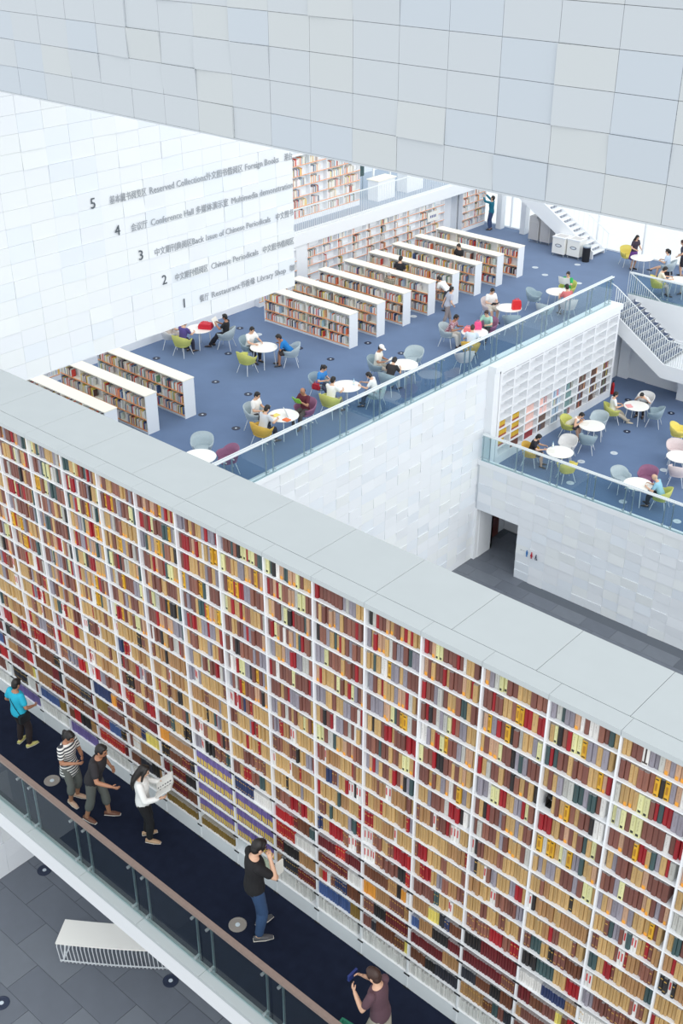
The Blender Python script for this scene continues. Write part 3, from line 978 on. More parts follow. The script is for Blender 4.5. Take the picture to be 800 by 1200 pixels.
obj('print', m, mat('notice_print', (96, 104, 150), 0.6), nt_)

# upper gallery --------------------------------------------------------
structure(B('floor', (-40, XB - 0.02, 30, 47.1, -0.86, -0.42), mat('gallery_floor', (168, 180, 196), 0.8)), 'pale blue floor of the upper gallery')
structure(B('trim_2', (XB - 0.3, XB + 0.04, 30, 44.5, -0.87, -0.36), M_WHITE), 'white edge band of the upper gallery')
structure(B('trim_3', (XB - 0.3, XB + 0.04, 44.5, 47.0, -0.87, -0.36), M_WHITE), 'white edge band of the gallery, its short end')
structure(B('wall_gallery', (-37, -36.8, 30, 47.1, -0.42, 3.2), M_WHITE), 'white back wall of the upper gallery')
gr = thing('gallery_railing', 'white railing of thin upright bars along the upper gallery', 'railing', (XB - 0.05, 31, -0.36))
m = MB()
for k in range(118):
    m.box(-0.006, 0.006, k * 0.12, k * 0.12 + 0.012, 0, 0.98)
stuff(obj('bars', m, M_RAILW, gr))
B('handrail', (-0.025, 0.025, 0, 14.1, 0.98, 1.02), M_RAILW, gr)
B('bottom_rail', (-0.015, 0.015, 0, 14.1, 0.04, 0.06), M_RAILW, gr)
gf = thing('gallery_partition', 'white framed glass partition in the upper gallery beyond the bookcase', 'partition', (-33.6, 38.9, -0.42))
for k in range(6):
    B('post', (-0.04, 0.04, k * 1.2 - 0.04, k * 1.2 + 0.04, 0, 2.6), M_WHITE, gf)
for k in range(5):
    B('glass_pane', (-0.008, 0.008, k * 1.2 + 0.04, k * 1.2 + 1.16, 0.1, 2.5), M_PANE, gf)
B('top_rail', (-0.04, 0.04, -0.04, 6.04, 2.5, 2.6), M_WHITE, gf)
cb = thing('gallery_cabinet', 'white reading desk unit behind the gallery railing', 'desk', (-32.9, 39.5, -0.42))
B('desk_panel', (-0.5, 0.1, 0, 1.2, 0, 0.9), M_WHITE, cb); B('desk_top', (-0.55, 0.15, -0.05, 1.25, 0.9, 0.94), M_CREAM, cb)
cb2 = copy_tree(cb); cb2.location = (-32.9, 41.6, -0.42); cb2['label'] = 'second white desk unit farther along the gallery railing'
dk = thing('dark_display', 'dark green display board on the upper gallery', 'board', (-34.6, 39.6, -0.42))
B('board', (-0.03, 0.03, 0, 1.0, 0.7, 2.0), mat('dark_green', (58, 84, 84), 0.5), dk); B('leg', (-0.02, 0.02, 0.05, 0.1, 0, 0.7), M_STEEL, dk); B('leg', (-0.02, 0.02, 0.9, 0.95, 0, 0.7), M_STEEL, dk)

# bookcase of the lower reading room ----------------------------------
F2B = Books()
lc = thing('built_in_bookcase', 'white built-in bookcase with deep empty cells above and books in its lower rows', 'bookcase', (-20.35, 31.45, Z2))
L2, H2 = 8.35, 3.8
B('back_panel', (-0.34, -0.32, 0, L2, 0, H2), M_WHITE, lc)
NC = 9
for k in range(NC + 1):
    w = 0.14 if k in (0, NC) else 0.04
    y = L2 * k / NC
    B('upright', (-0.34, 0.0, max(0, y - w), min(L2, y + w), 0, H2), M_SHELF, lc)
for j in range(11):
    z = 0.34 + j * 0.365
    if z < H2 - 0.1:
        B('shelf', (-0.335, 0.003, 0.004, L2 - 0.004, z - 0.045, z), M_SHELF, lc)
B('plinth', (-0.333, -0.002, 0.005, L2 - 0.005, 0, 0.294), M_WHITE, lc)
B('top', (-0.48, 0.004, 0, L2, H2 - 0.14, H2), M_WHITE, lc)
PALF = {0: (214, 176, 56), 1: (214, 176, 56), 2: (236, 196, 186), 3: (112, 92, 84), 4: (170, 190, 210), 5: (120, 150, 150), 6: (108, 80, 70), 7: (100, 74, 62), 8: (92, 76, 70)}
for k in range(NC):
    for j in range(4):
        r = random.Random(k * 11 + j)
        if k == 0 and j == 0: continue
        c = PALF[k]
        if k == 1 and j == 0: c = (120, 78, 66)
        if k == 2 and j == 0: c = (150, 60, 62)
        if k == 3 and j == 3: c = (238, 190, 180)
        if k == 3 and j == 2: c = (238, 196, 190)
        y = 31.45 + L2 * k / NC + 0.08
        ye = y + r.uniform(0.45, 0.62)
        while y < ye:
            w = r.uniform(0.025, 0.045)
            cc = c if r.random() < 0.8 or k < 3 else r.choice(FARC)
            h = 0.26 * r.uniform(0.9, 1.0)
            z = Z2 + 0.341 + j * 0.365
            F2B.box(-20.6, -20.40, y, y + w * .95, z, z + h, shade(cc, r), 0, False)
            if k < 2 and cc == PALF[0]:
                F2B.box(-20.6, -20.398, y, y + w * .95, z, z + h * .28, shade((150, 70, 60), r), 0, False)
            y += w
o = F2B.build('set_books'); stuff(o)
o['label'] = 'sets of yellow, pink and dark books in the lower rows of the built-in bookcase'; o['category'] = 'books'
structure(B('wall_pilaster', (XW - 0.02, -20.37, 31.1, 31.43, Z2, -2.62), M_WHITE), 'white pilaster at the left end of the built-in bookcase')

# ------------------------------------------------------------------ stairs
def stair(name, label, x0, y0, y1, z0, dirx, n, rise, going, solid_near, zfloor):
    """flight from (x0, z0) going down along dirx"""
    st = thing(name, label, 'staircase', (x0, y0, z0))
    w = y1 - y0
    for k in range(n):
        xa, xb = k * going * dirx, ((k + 1) * going + 0.02) * dirx
        B('tread', (min(xa, xb), max(xa, xb), 0.06, w - 0.06, -(k + 1) * rise - 0.04, -(k + 1) * rise), M_RISER, st)
        B('nosing', (min(xb, xb - .03 * dirx), max(xb, xb - .03 * dirx), 0.06, w - 0.06, -(k + 1) * rise - 0.045, -(k + 1) * rise + 0.004), M_WHITE, st)
        xr = (k + 0.02) * going * dirx
    for k in range(n):
        xr = (k + 0.02) * going * dirx - 0.012
        B('riser', (min(xr, xr + .01), max(xr, xr + .01), 0.06, w - 0.06, -(k + 1) * rise, -k * rise - 0.04), M_RISER, st)
    m = MB()
    for k in range(n):
        xr = (k + 0.02) * going * dirx
        y = 0.1
        while y < w - .1:
            m.box(min(xr, xr + .006), max(xr, xr + .006), y, y + .03, -(k + 1) * rise, -k * rise - 0.04); y += 0.125
    stuff(obj('riser_bars', m, M_WHITE, st))
    return st
low = stair('staircase', 'white staircase going down to the right past the lower reading room', -20.85, 40.22, 42.05, Z3, 1, 10, 0.165, 0.245, False, Z2)
pts = [(-0.05, -0.12), (2.45, -1.76), (6.0, -1.76), (6.0, -2.34), (2.4, -2.34), (-0.05, -0.78)]
m = MB(); m.prism(pts, 'y', -0.03, 0.05); obj('stringer', m, M_WHITE, low)
m = MB(); m.prism(pts, 'y', 1.78, 1.86); obj('stringer', m, M_WHITE, low)
B('landing', (2.45, 6.0, 0.05, 1.78, -1.86, -1.78), M_WHITE, low)
m = MB()
for s in (0.0, ):
    for k in range(50):
        x = k * 0.095
        zb = -0.12 - 0.656 * x if x < 2.45 else -1.74
        m.box(x - 0.016, x + 0.016, s + 0.0, s + 0.012, zb, zb + 1.02)
stuff(obj('baluster_bars', m, M_RAILW, low))
m = MB(); m.tube([(-0.3, 0.01, 1.02), (0, 0.01, 0.9), (2.5, 0.01, -0.74), (6.0, 0.01, -0.74)], [0.022] * 4, 6); obj('handrail', m, M_RAILW, low)
m = MB()
for k in range(24):
    x = k * 0.095
    zb = 0.02 - 0.0 * x
    zt_ = 0.95 - 0.6 * x
    if zt_ > zb + .05:
        m.box(-0.5 + x - 0.007, -0.5 + x + 0.007, 1.9, 1.914, 0.0, zt_)
stuff(obj('baluster_bars', m, M_RAILW, low))
m = MB(); m.tube([(-0.5, 1.907, 0.97), (1.1, 1.907, 0.0)], [0.02] * 2, 6); obj('handrail', m, M_RAILW, low)
structure(B('wall_stair', (-21.3, -9, 42.1, 42.3, Z2, Z3 + 0.02), M_WHITE), 'white wall behind the lower staircase')
m = MB(); m.box(-21.5, -21.25, 39.9, 43.4, Z2, Z3 - 0.3); m.box(-21.4, -9, 43.3, 43.5, Z2, Z3 - 0.3)
structure(obj('wall_lower', m, M_WHITE), 'white walls at the back of the lower reading room')
structure(B('pillar', (-21.2, -20.75, 41.9, 42.3, Z2, Z3 - 0.3), M_WHITE), 'white pillar under the stair')
structure(B('wall_block', (-19.95, -18.3, 42.05, 42.6, Z2, -4.2), M_WHITE), 'white low block wall under the staircase')
structure(B('pillar', (-18.15, -17.6, 41.35, 41.9, Z2, -4.9), M_WHITE), 'white pillar under the stair landing')
fe = thing('fire_extinguisher', 'red fire extinguisher standing at the far end of the built-in bookcase', 'fire extinguisher', (-20.42, 40.1, Z2))
RED = mat('fire_red', (190, 30, 34), 0.35)
m = MB(); m.lathe([(0.07, 0), (0.075, 0.02), (0.075, 0.42), (0.05, 0.5), (0.025, 0.52)], n=14); obj('cylinder', m, RED, fe, smooth=False)
m = MB(); m.box(-0.02, 0.02, -0.02, 0.1, 0.54, 0.57); m.tube([(0, 0, 0.52), (0, 0, 0.56)], [0.02, 0.02], 8); obj('valve', m, M_BLACK, fe)
m = MB(); m.tube([(0, -0.02, 0.55), (0.02, -0.1, 0.5), (0.03, -0.1, 0.2)], [0.01] * 3, 6); obj('hose', m, M_BLACK, fe)

# upper stair: rises to the left from its foot
up = thing('upper_staircase', 'white staircase rising to the left beneath the beam, by the windows', 'staircase', (-25.0, 45.3, Z3))
for k in range(15):
    xa = -k * 0.27
    B('tread', (xa - 0.29, xa, 0.08, 1.22, (k + 1) * 0.165 - 0.04, (k + 1) * 0.165), M_WHITE, up)
    B('riser', (xa - 0.31, xa - 0.295, 0.08, 1.22, (k + 1) * 0.165, (k + 2) * 0.165 - 0.04), M_RISER, up)
m = MB()
for k in range(15):
    xa = -k * 0.27
    for j in range(11):
        m.box(xa - 0.29, xa - 0.284, 0.1 + j * 0.105, 0.128 + j * 0.105, (k + 1) * 0.165, (k + 2) * 0.165 - 0.04)
stuff(obj('riser_bars', m, M_WHITE, up))
st_pts = [(0.25, -0.0), (0.25, 0.25), (0.0, 0.95), (-4.1, 3.45), (-4.1, 2.2), (-0.35, 0.0)]
m = MB(); m.prism([(0.1, 0.0), (0.1, 0.35), (-0.1, 0.5), (-4.1, 2.95), (-4.1, 2.1), (-0.5, 0.0)], 'y', -0.02, 0.06); obj('stringer', m, M_WHITE, up)
m = MB(); m.prism([(0.0, 0.0), (0.0, 0.2), (-4.1, 2.7), (-4.1, 2.1), (-0.5, 0.0)], 'y', 1.22, 1.28); obj('stringer', m, M_WHITE, up)
m = MB()
for k in range(16):
    x = 0.1 - k * 0.27
    m.box(x - 0.006, x + 0.006, 1.24, 1.252, 0.2 - x * .61 - .06, 1.0 - x * .61)
stuff(obj('baluster_bars', m, M_RAILW, up))
m = MB(); m.tube([(0.15, 1.246, 0.92), (-4.1, 1.246, 3.5)], [0.02] * 2, 6); obj('handrail', m, M_RAILW, up)

# ------------------------------------------------------------------ window wall
YW = 47.1
wn = 1
for k in range(10):
    xa = -33.0 + k * 2.4
    w = structure(empty('window_%d' % wn, (xa, YW, Z3)), 'tall bright window pane in white frame'); wn += 1
    B('window_frame', (0, 0.06, -0.04, 0.06, 0, 6.2), M_WHITE, w)
    B('window_frame', (0.06, 2.4, -0.04, 0.06, 0, 0.06), M_WHITE, w)
    B('glass_pane', (0.06, 2.4, -0.006, 0.006, 0.06, 6.2), M_PANE, w)
for x in (-30.95, -29.55, -21.1):
    structure(B('pillar', (x - 0.14, x + 0.14, 46.55, 46.9, Z3, 3.6), M_WHITE), 'white pillar at the window wall')
pl = thing('blue_pole_frame', 'thin blue slanted pole frame outside the window by the stair', 'frame', (-29.3, 47.9, Z3))
BLUE = mat('pale_blue_metal', (120, 178, 206), 0.4)
m = MB(); m.tube([(-0.9, 0, 2.6), (0.4, 0, 0.2)], [0.025] * 2, 6); obj('pole', m, BLUE, pl)
m = MB(); m.tube([(-1.1, 0, 2.6), (-0.6, 0, 2.6)], [0.025] * 2, 6); m.tube([(-1.0, 0, 1.9), (-0.4, 0, 1.9)], [0.025] * 2, 6); obj('crossbar', m, BLUE, pl)

# ------------------------------------------------------------------ carts, cabinets, bin near the upper stair
def cart(x, y, label):
    t = thing('book_return_cart', label, 'cart', (x, y, Z3), 0, 'white book return carts')
    B('body', (-0.32, 0.32, 0, 0.62, 0.14, 0.86), M_TABLE, t)
    B('rim', (-0.34, 0.34, -0.02, 0.64, 0.86, 0.90), M_WHITE, t)
    B('well', (-0.24, 0.24, 0.1, 0.52, 0.901, 0.905), M_GREY, t)
    m = MB(); m.prism([(0.17 * math.cos(a * PI / 10), 0.52 + 0.075 * math.sin(a * PI / 10)) for a in range(20)], 'y', -0.008, 0.0)
    e = obj('emblem', m, mat('emblem_grey', (120, 126, 136), 0.5), t)
    m = MB(); m.prism([(0.125 * math.cos(a * PI / 10), 0.52 + 0.045 * math.sin(a * PI / 10)) for a in range(20)], 'y', -0.012, -0.008)
    obj('emblem_centre', m, M_LEGW, e)
    for sx in (-0.27, 0.27):
        for yy in (0.06, 0.56):
            m = MB(); m.tube([(sx, yy, 0.14), (sx, yy, 0.05)], [0.012] * 2, 6); m.ball((sx, yy, 0.04), (0.015, 0.04, 0.04), nu=8, nv=5)
            obj('caster', m, M_STEEL, t)
cart(-26.32, 44.62, 'left white book return cart with an oval emblem')
cart(-25.6, 44.72, 'right white book return cart with an oval emblem, next to the black bin')
bi = thing('waste_bin', 'black cylindrical waste bin at the foot of the upper stair', 'bin', (-24.98, 44.85, Z3))
m = MB(); m.lathe([(0.15, 0), (0.17, 0.01), (0.18, 0.66)], n=20); obj('body', m, M_BLACK, bi)
m = MB(); m.lathe([(0.186, 0.66), (0.186, 0.72), (0.17, 0.74), (0.1, 0.74)], n=20); obj('lid', m, M_STEEL, bi)
for x, y, lb in ((-28.4, 45.75, 'left pale grey trolley cabinet behind the white carts'), (-27.75, 45.72, 'right pale grey trolley cabinet with a notch of books, behind the carts')):
    t = thing('trolley_cabinet', lb, 'cabinet', (x, y, Z3), 0, 'pale grey trolley cabinets')
    m = MB(); m.prism([(-0.27, 0.14), (0.27, 0.14), (0.27, 1.0), (0.1, 1.22), (-0.27, 1.22)], 'y', 0, 0.5); obj('body', m, M_GREY, t)
    B('door', (-0.24, 0.2, -0.012, 0, 0.2, 0.95), mat('cabinet_door', (196, 194, 194), 0.6), t)
    for sx in (-0.23, 0.23):
        for yy in (0.05, 0.45):
            m = MB(); m.tube([(sx, yy, 0.14), (sx, yy, 0.06)], [0.015] * 2, 6); m.ball((sx, yy, 0.04), (0.015, 0.04, 0.04), nu=8, nv=5)
            obj('caster', m, M_STEEL, t)

# ------------------------------------------------------------------ tables and chairs
def make_table():
    root = empty('round_table')
    m = MB(); m.lathe([(0.46, 0.695), (0.492, 0.70), (0.497, 0.712), (0.492, 0.722), (0.48, 0.724)], n=32); obj('tabletop', m, M_TABLE, root)
    for k in range(4):
        a = PI / 4 + k * PI / 2
        m = MB(); m.tube([(0.34 * math.cos(a), 0.34 * math.sin(a), 0.70), (0.42 * math.cos(a), 0.42 * math.sin(a), 0.0)], [0.019, 0.014], 8)
        obj('leg', m, M_LEGW, root)
    return root
proto_table = make_table()

CH = {'grey': (178, 192, 198), 'blue grey': (152, 172, 182), 'pale': (214, 214, 214), 'pink white': (222, 208, 208), 'green': (200, 202, 112), 'yellow': (226, 210, 110), 'mustard': (218, 176, 78), 'plum': (148, 100, 130)}
def chair_shell():
    """tub armchair shell, open to +y; returns outer+inner skin as one closed loft"""
    m = MB()
    n = 22
    rows = []
    for i in range(n + 1):
        a = R(-52) + (R(180 + 104)) * i / n      # from the right arm round the back to the left arm
        ca, sa = math.cos(a), math.sin(a)
        k = 0.30 / (abs(ca) ** 2.6 + abs(sa) ** 2.6) ** (1 / 2.6)
        px, py = k * ca, -k * sa * 0.95
        back = max(0.0, sa) ** 0.8
        top = 0.635 + 0.19 * back - (0.02 if sa < -0.5 else 0)
        ring = []
        for (sc, z) in ((0.70, 0.37), (0.86, 0.47), (0.97, 0.60 if top > .66 else 0.56), (1.03 + 0.05 * back, top), (0.97 + 0.05 * back, top + 0.006), (0.90, 0.60 if top > .66 else 0.56), (0.78, 0.47), (0.62, 0.40)):
            ring.append((px * sc, py * sc, z))
        rows.append(ring)
    rows = [[(x * 1.14, y * 1.14, z * 1.03) for x, y, z in r_] for r_ in rows]
    base = len(m.v)
    q = len(rows[0])
    for r_ in rows:
        m.v += r_
    for i in range(n):
        for j in range(q):
            j2 = (j + 1) % q
            m.f.append((base + i * q + j, base + (i + 1) * q + j, base + (i + 1) * q + j2, base + i * q + j2))
    m.f.append(tuple(base + j for j in range(q)))
    m.f.append(tuple(base + n * q + j for j in range(q - 1, -1, -1)))
    return m
def seat_pad():
    m = MB()
    prof = [(0.16, 0.365), (0.215, 0.38), (0.235, 0.42), (0.225, 0.45), (0.18, 0.462)]
    n = 20; base = 0
    for r_, z in prof:
        for k in range(n):
            a = 2 * PI * k / n
            ca, sa = math.cos(a), math.sin(a)
            kk = r_ / (abs(ca) ** 3 + abs(sa) ** 3) ** (1 / 3)
            m.v.append((kk * ca * 1.14, kk * sa * 1.16 + 0.01, z))
    for i in range(len(prof) - 1):
        for k in range(n):
            k2 = (k + 1) % n
            m.f.append((i * n + k, i * n + k2, (i + 1) * n + k2, (i + 1) * n + k))
    m.f.append(tuple(range(n - 1, -1, -1))); m.f.append(tuple((len(prof) - 1) * n + k for k in range(n)))
    return m
CHAIR_PROTO = {}
def place_chair(x, y, face, z, colour, label):
    rz = R(face) - PI / 2
    if colour not in CHAIR_PROTO:
        root = empty('tub_chair')
        cm = mat('chair_' + colour.replace(' ', '_'), CH[colour], 0.75, var=0.05, scale=30)
        obj('shell', chair_shell(), cm, root, smooth=True)
        obj('seat', seat_pad(), cm, root, smooth=True)
        for sx in (-1, 1):
            for sy in (-1, 1):
                m = MB(); m.tube([(sx * 0.17, sy * 0.16, 0.385), (sx * 0.27, sy * 0.265, 0.0)], [0.014, 0.010], 6)
                obj('leg', m, M_LEGW, root)
        CHAIR_PROTO[colour] = root
        o = root
    else:
        o = copy_tree(CHAIR_PROTO[colour])
    o.location = (x, y, z); o.rotation_euler = (0, 0, rz)
    return tag(o, label, 'chair', 'tub chairs around the reading tables')

# ------------------------------------------------------------------ people
def remeshed(mb, name, voxel, material, parent, extra=None, smooth_it=4):
    me = mb.mesh(name)
    t = bpy.data.objects.new(name, me); COL.objects.link(t)
    a = t.modifiers.new('r', 'REMESH'); a.mode = 'VOXEL'; a.voxel_size = voxel
    b = t.modifiers.new('s', 'SMOOTH'); b.factor = 0.5; b.iterations = smooth_it
    bpy.context.view_layer.update()
    out = bpy.data.meshes.new_from_object(t.evaluated_get(bpy.context.evaluated_depsgraph_get()))
    bpy.data.objects.remove(t); bpy.data.meshes.remove(me)
    out.name = name
    if extra and extra.v:
        bmx = bmesh.new(); bmx.from_mesh(out)
        ex = extra.mesh('x'); bmx.from_mesh(ex); bmx.to_mesh(out); bmx.free(); bpy.data.meshes.remove(ex)
    out.materials.clear(); out.materials.append(material)
    out.shade_smooth()
    return link(name, out, parent)
def ik(a, t, l1, l2, pole):
    a, t = Vector(a), Vector(t)
    d = t - a
    L = min(d.length, (l1 + l2) * 0.995)
    if d.length < 1e-6: d = Vector((0, 0.01, -1))
    d.normalize()
    t = a + d * L
    p = Vector(pole) - d * Vector(pole).dot(d)
    p.normalize()
    ca = (l1 * l1 + L * L - l2 * l2) / (2 * l1 * L)
    ca = max(-1, min(1, ca))
    return a + d * (l1 * ca) + p * (l1 * math.sqrt(1 - ca * ca)), t
SKIN = mat('skin', (222, 178, 150), 0.55)
SKIN2 = mat('skin_tan', (176, 126, 98), 0.55)
HAIRM = {'black': mat('hair_black', (30, 26, 26), 0.45), 'brown': mat('hair_brown', (62, 42, 36), 0.5), 'grey': mat('hair_grey', (150, 150, 150), 0.6), 'thin': mat('hair_thin', (202, 178, 150), 0.6)}
EYE = mat('eye_dark', (40, 30, 28), 0.3)
LIP = mat('lip', (176, 104, 94), 0.5)
def person(label, loc, face, H=1.7, pose='stand', shirt=(230, 230, 230), pants=(40, 40, 48), hair='short', hairc='black', sleeve='short', legs='trousers',
           lean=0, head=0, turn=0, hands=None, feet=None, vox=0.02, shoe=(60, 56, 56), shirt_mat=None, skin=SKIN, slim=1.0, group=None, shirt_len=-0.02, loose=0.0, parts=None):
    root = thing('person', label, 'person', loc, R(face) - PI / 2, group)
    k = H / 1.7
    S = lambda v: Vector(v) * k
    sit = pose == 'sit'
    P = S((0, -0.02 if sit else 0, 0.535 if sit else 0.90))
    if sit: P.z = 0.535
    th = R(lean)
    up = Vector((0, math.sin(th), math.cos(th)))
    fw = Vector((0, math.cos(th), -math.sin(th)))
    sp = lambda d, y=0.0: P + up * (d * k) + fw * (y * k)
    X = Vector((1, 0, 0))
    # ---- limbs
    sh = {s: sp(0.475) + X * (s * 0.165 * slim * k) for s in (-1, 1)}
    hipj = {s: P + X * (s * 0.088 * k) + Vector((0, 0, -0.02 * k)) for s in (-1, 1)}
    if hands is None:
        hands = ((-0.24, 0.02, 0.80), (0.24, 0.02, 0.80)) if not sit else ((-0.16, 0.40, 0.745), (0.16, 0.40, 0.745))
    if feet is None:
        feet = ((-0.10, 0.0, 0), (0.10, 0.02, 0)) if not sit else ((-0.12, 0.40, 0), (0.12, 0.44, 0))
    arm, leg = {}, {}
    for s, ht, ft in ((-1, hands[0], feet[0]), (1, hands[1], feet[1])):
        ht = Vector(ht) if sit else S(ht)
        # the target is where the palm is; the wrist stops short of it
        dirn = (ht - sh[s]).normalized()
        w = ht - dirn * 0.05 * k
        el, wr = ik(sh[s], w, 0.285 * k, 0.25 * k, Vector((s * 0.6, -0.5, -0.8)))
        arm[s] = (sh[s], el, wr)
        ft = Vector(ft) if sit else S(ft)
        an = ft + Vector((0, 0, 0.085 * k))
        kn, an = ik(hipj[s], an, 0.41 * k, 0.40 * k, Vector((s * 0.12, 1, 0.15 if sit else 0)))
        leg[s] = (hipj[s], kn, an)
    # ---- head
    nk = sp(0.525)
    hp = th * 0.6 + R(head)
    hu = Vector((0, math.sin(hp), math.cos(hp)))
    hc = nk + hu * (0.155 * k) + Vector((0, 0.01, 0)) * k
    HM = Matrix.Rotation(R(turn), 3, 'Z') @ Matrix.Rotation(-hp, 3, 'X')
    def torso(mb, lo, hi, g):
        rings = [(-.12, .10, .085, 0), (-.06, .158, .112, 0), (.02, .165, .118, 0), (.10, .150, .105, .0), (.18, .138, .098, .005), (.27, .150, .108, .01), (.36, .166, .115, .012), (.43, .168, .105, .005), (.48, .150, .082, 0), (.515, .095, .065, 0), (.535, .062, .058, 0)]
        pts, rd = [], []
        for d, rx, ry, y in rings:
            if lo - 1e-6 <= d <= hi + 1e-6:
                f = slim if d > -.03 else 1
                pts.append(sp(d, y)); rd.append((rx * k * f + g, ry * k * f + g))
        mb.tube(pts, rd, 16, up=(1, 0, 0))
    def limb(mb, a, b, c, ra, rb, rc, t0, t1, g, n=10):
        """bent limb between parameters 0..2"""
        pts, rd = [], []
        for t in [t0] + [x for x in (0.25, 0.5, 0.85, 1.0, 1.15, 1.4, 1.7) if t0 < x < t1] + [t1]:
            p = a.lerp(b, t) if t <= 1 else b.lerp(c, t - 1)
            if t <= 1:
                r_ = ra + (rb - ra) * t
            else:
                u = t - 1
                r_ = rb + (rc - rb) * u + (0.010 * k * math.sin(min(1, u * 1.6) * PI) if rb > .045 * k else 0.004 * k * math.sin(u * PI))
            pts.append(p); rd.append(r_ + g)
        mb.tube(pts, rd, n)
        mb.ball(pts[0], (rd[0],) * 3, nu=8, nv=6)
        mb.ball(pts[-1], (rd[-1],) * 3, nu=8, nv=6)
    # ---- body, one skin surface
    body = MB()
    torso(body, -.12, .535, 0)
    body.tube([sp(0.49), nk, nk + hu * (0.09 * k)], [0.06 * k, 0.052 * k, 0.05 * k], 10)
    body.ball(hc + HM @ S((0, 0, 0.012)), S((0.074, 0.092, 0.105)), HM, 14, 10)
    body.ball(hc + HM @ S((0, 0.022, -0.055)), S((0.056, 0.066, 0.068)), HM, 12, 8)
    body.tube([hc + HM @ S((0, 0.085, 0.015)), hc + HM @ S((0, 0.108, -0.022)), hc + HM @ S((0, 0.088, -0.035))], [0.010 * k, 0.016 * k, 0.012 * k], 8)
    for s in (-1, 1):
        body.ball(hc + HM @ S((s * 0.075, -0.005, -0.012)), S((0.012, 0.022, 0.032)), HM, 8, 6)
        a = arm[s]
        limb(body, a[0], a[1], a[2], .052 * k, .040 * k, .027 * k, 0, 2, 0)
        l = leg[s]
        limb(body, l[0], l[1], l[2], .085 * k, .056 * k, .038 * k, 0, 2, 0)
    fingers = MB()
    for s in (-1, 1):
        a = arm[s]
        d = (a[2] - a[1]).normalized()
        inward = Vector((-s, 0.1, -0.35 if sit else 0.1))
        nn = inward - d * inward.dot(d); nn.normalize()
        sd = d.cross(nn)
        if sd.z < 0: sd = -sd                 # the thumb side is the upper side
        body.tube([a[2] - d * .01 * k, a[2] + d * .03 * k, a[2] + d * .085 * k], [(0.024 * k, 0.018 * k), (0.034 * k, 0.016 * k), (0.036 * k, 0.013 * k)], 10, up=sd)
        for q, (off, ln) in enumerate(((0.027, .062), (0.009, .074), (-0.010, .069), (-0.027, .053))):
            b0 = a[2] + d * (.075 * k) + sd * (off * k)
            c1 = (d * .95 + nn * .3).normalized(); c2 = (d * .6 + nn * .8).normalized()
            b1 = b0 + c1 * ln * .55 * k; b2 = b1 + c2 * ln * .55 * k
            fingers.tube([b0, b1, b2], [.0092 * k, .0085 * k, .0065 * k], 6)
        t0 = a[2] + d * .025 * k + sd * .028 * k
        t1 = t0 + (d * .6 + sd * .7 + nn * .35).normalized() * .035 * k
        t2 = t1 + (d * .85 + sd * .15 + nn * .5).normalized() * .03 * k
        fingers.tube([t0, t1, t2], [.011 * k, .0095 * k, .007 * k], 6)
    for s in (-1, 1):
        l = leg[s]
        fd = Vector((s * 0.25, 1, 0)).normalized()
        body.tube([l[2] - fd * .055 * k + Vector((0, 0, -.045 * k)), l[2] + Vector((0, 0, -.045 * k)), l[2] + fd * .10 * k + Vector((0, 0, -.055 * k)), l[2] + fd * .175 * k + Vector((0, 0, -.065 * k))],
                  [(.03 * k, .032 * k), (.036 * k, .038 * k), (.042 * k, .026 * k), (.03 * k, .014 * k)], 10, up=(1, 0, 0))
    remeshed(body, 'body', vox * .85, skin, root, fingers)
    # ---- clothes
    sm = shirt_mat or mat('shirt_%d_%d_%d' % shirt, shirt, 0.85)
    top = MB()
    torso(top, -.06 if shirt_len < 0 else 0.0, .515, .014 * k + loose)
    if shirt_len < -.1:
        top.tube([sp(0.02), sp(shirt_len)], [(.18 * k + loose, .135 * k + loose), (.20 * k + loose, .155 * k + loose)], 16, up=(1, 0, 0))
    for s in (-1, 1):
        a = arm[s]
        if sleeve != 'none':
            limb(top, a[0], a[1], a[2], .056 * k, .044 * k, .031 * k, 0, 0.62 if sleeve == 'short' else 1.85, .012 * k + loose * .5)
    remeshed(top, 'shirt', vox, sm, root)
    bot = MB()
    pm = mat('cloth_%d_%d_%d' % pants, pants, 0.85)
    if legs == 'skirt':
        bot.tube([sp(0.06), sp(-.06), sp(-.40)], [(.165 * k, .12 * k), (.19 * k, .145 * k), (.24 * k, .20 * k)], 16, up=(1, 0, 0))
    else:
        torso(bot, -.12, .10 if shirt_len < 0 else .02, .010 * k)
        end = {'trousers': 1.9, 'shorts': 0.92, 'cropped': 1.45}[legs]
        for s in (-1, 1):
            l = leg[s]
            limb(bot, l[0], l[1], l[2], .092 * k, .066 * k, .052 * k, 0, end, .008 * k)
    remeshed(bot, {'skirt': 'skirt', 'shorts': 'shorts'}.get(legs, 'trousers'), vox, pm, root)
    if shoe:
        xm = mat('shoe_%d_%d_%d' % shoe, shoe, 0.5)
        for s in (-1, 1):
            l = leg[s]
            fd = Vector((s * 0.25, 1, 0)).normalized()
            m = MB()
            m.tube([l[2] - fd * .075 * k + Vector((0, 0, -.05 * k)), l[2] + fd * .0 * k + Vector((0, 0, -.045 * k)), l[2] + fd * .10 * k + Vector((0, 0, -.054 * k)), l[2] + fd * .19 * k + Vector((0, 0, -.066 * k))],
                   [(.034 * k, .034 * k), (.042 * k, .040 * k), (.047 * k, .030 * k), (.032 * k, .017 * k)], 12, up=(1, 0, 0))
            sh_o = obj('shoe', m, xm, root, smooth=True)
            if vox < .015:
                m = MB()
                m.tube([l[2] - fd * .08 * k + Vector((0, 0, -.078 * k)), l[2] + fd * .09 * k + Vector((0, 0, -.078 * k)), l[2] + fd * .2 * k + Vector((0, 0, -.078 * k))], [(.036 * k, .007 * k), (.049 * k, .007 * k), (.03 * k, .007 * k)], 12, up=(1, 0, 0))
                obj('sole', m, mat('sole', (214, 206, 200), 0.6), sh_o)
    # ---- hair and face
    hb = MB()
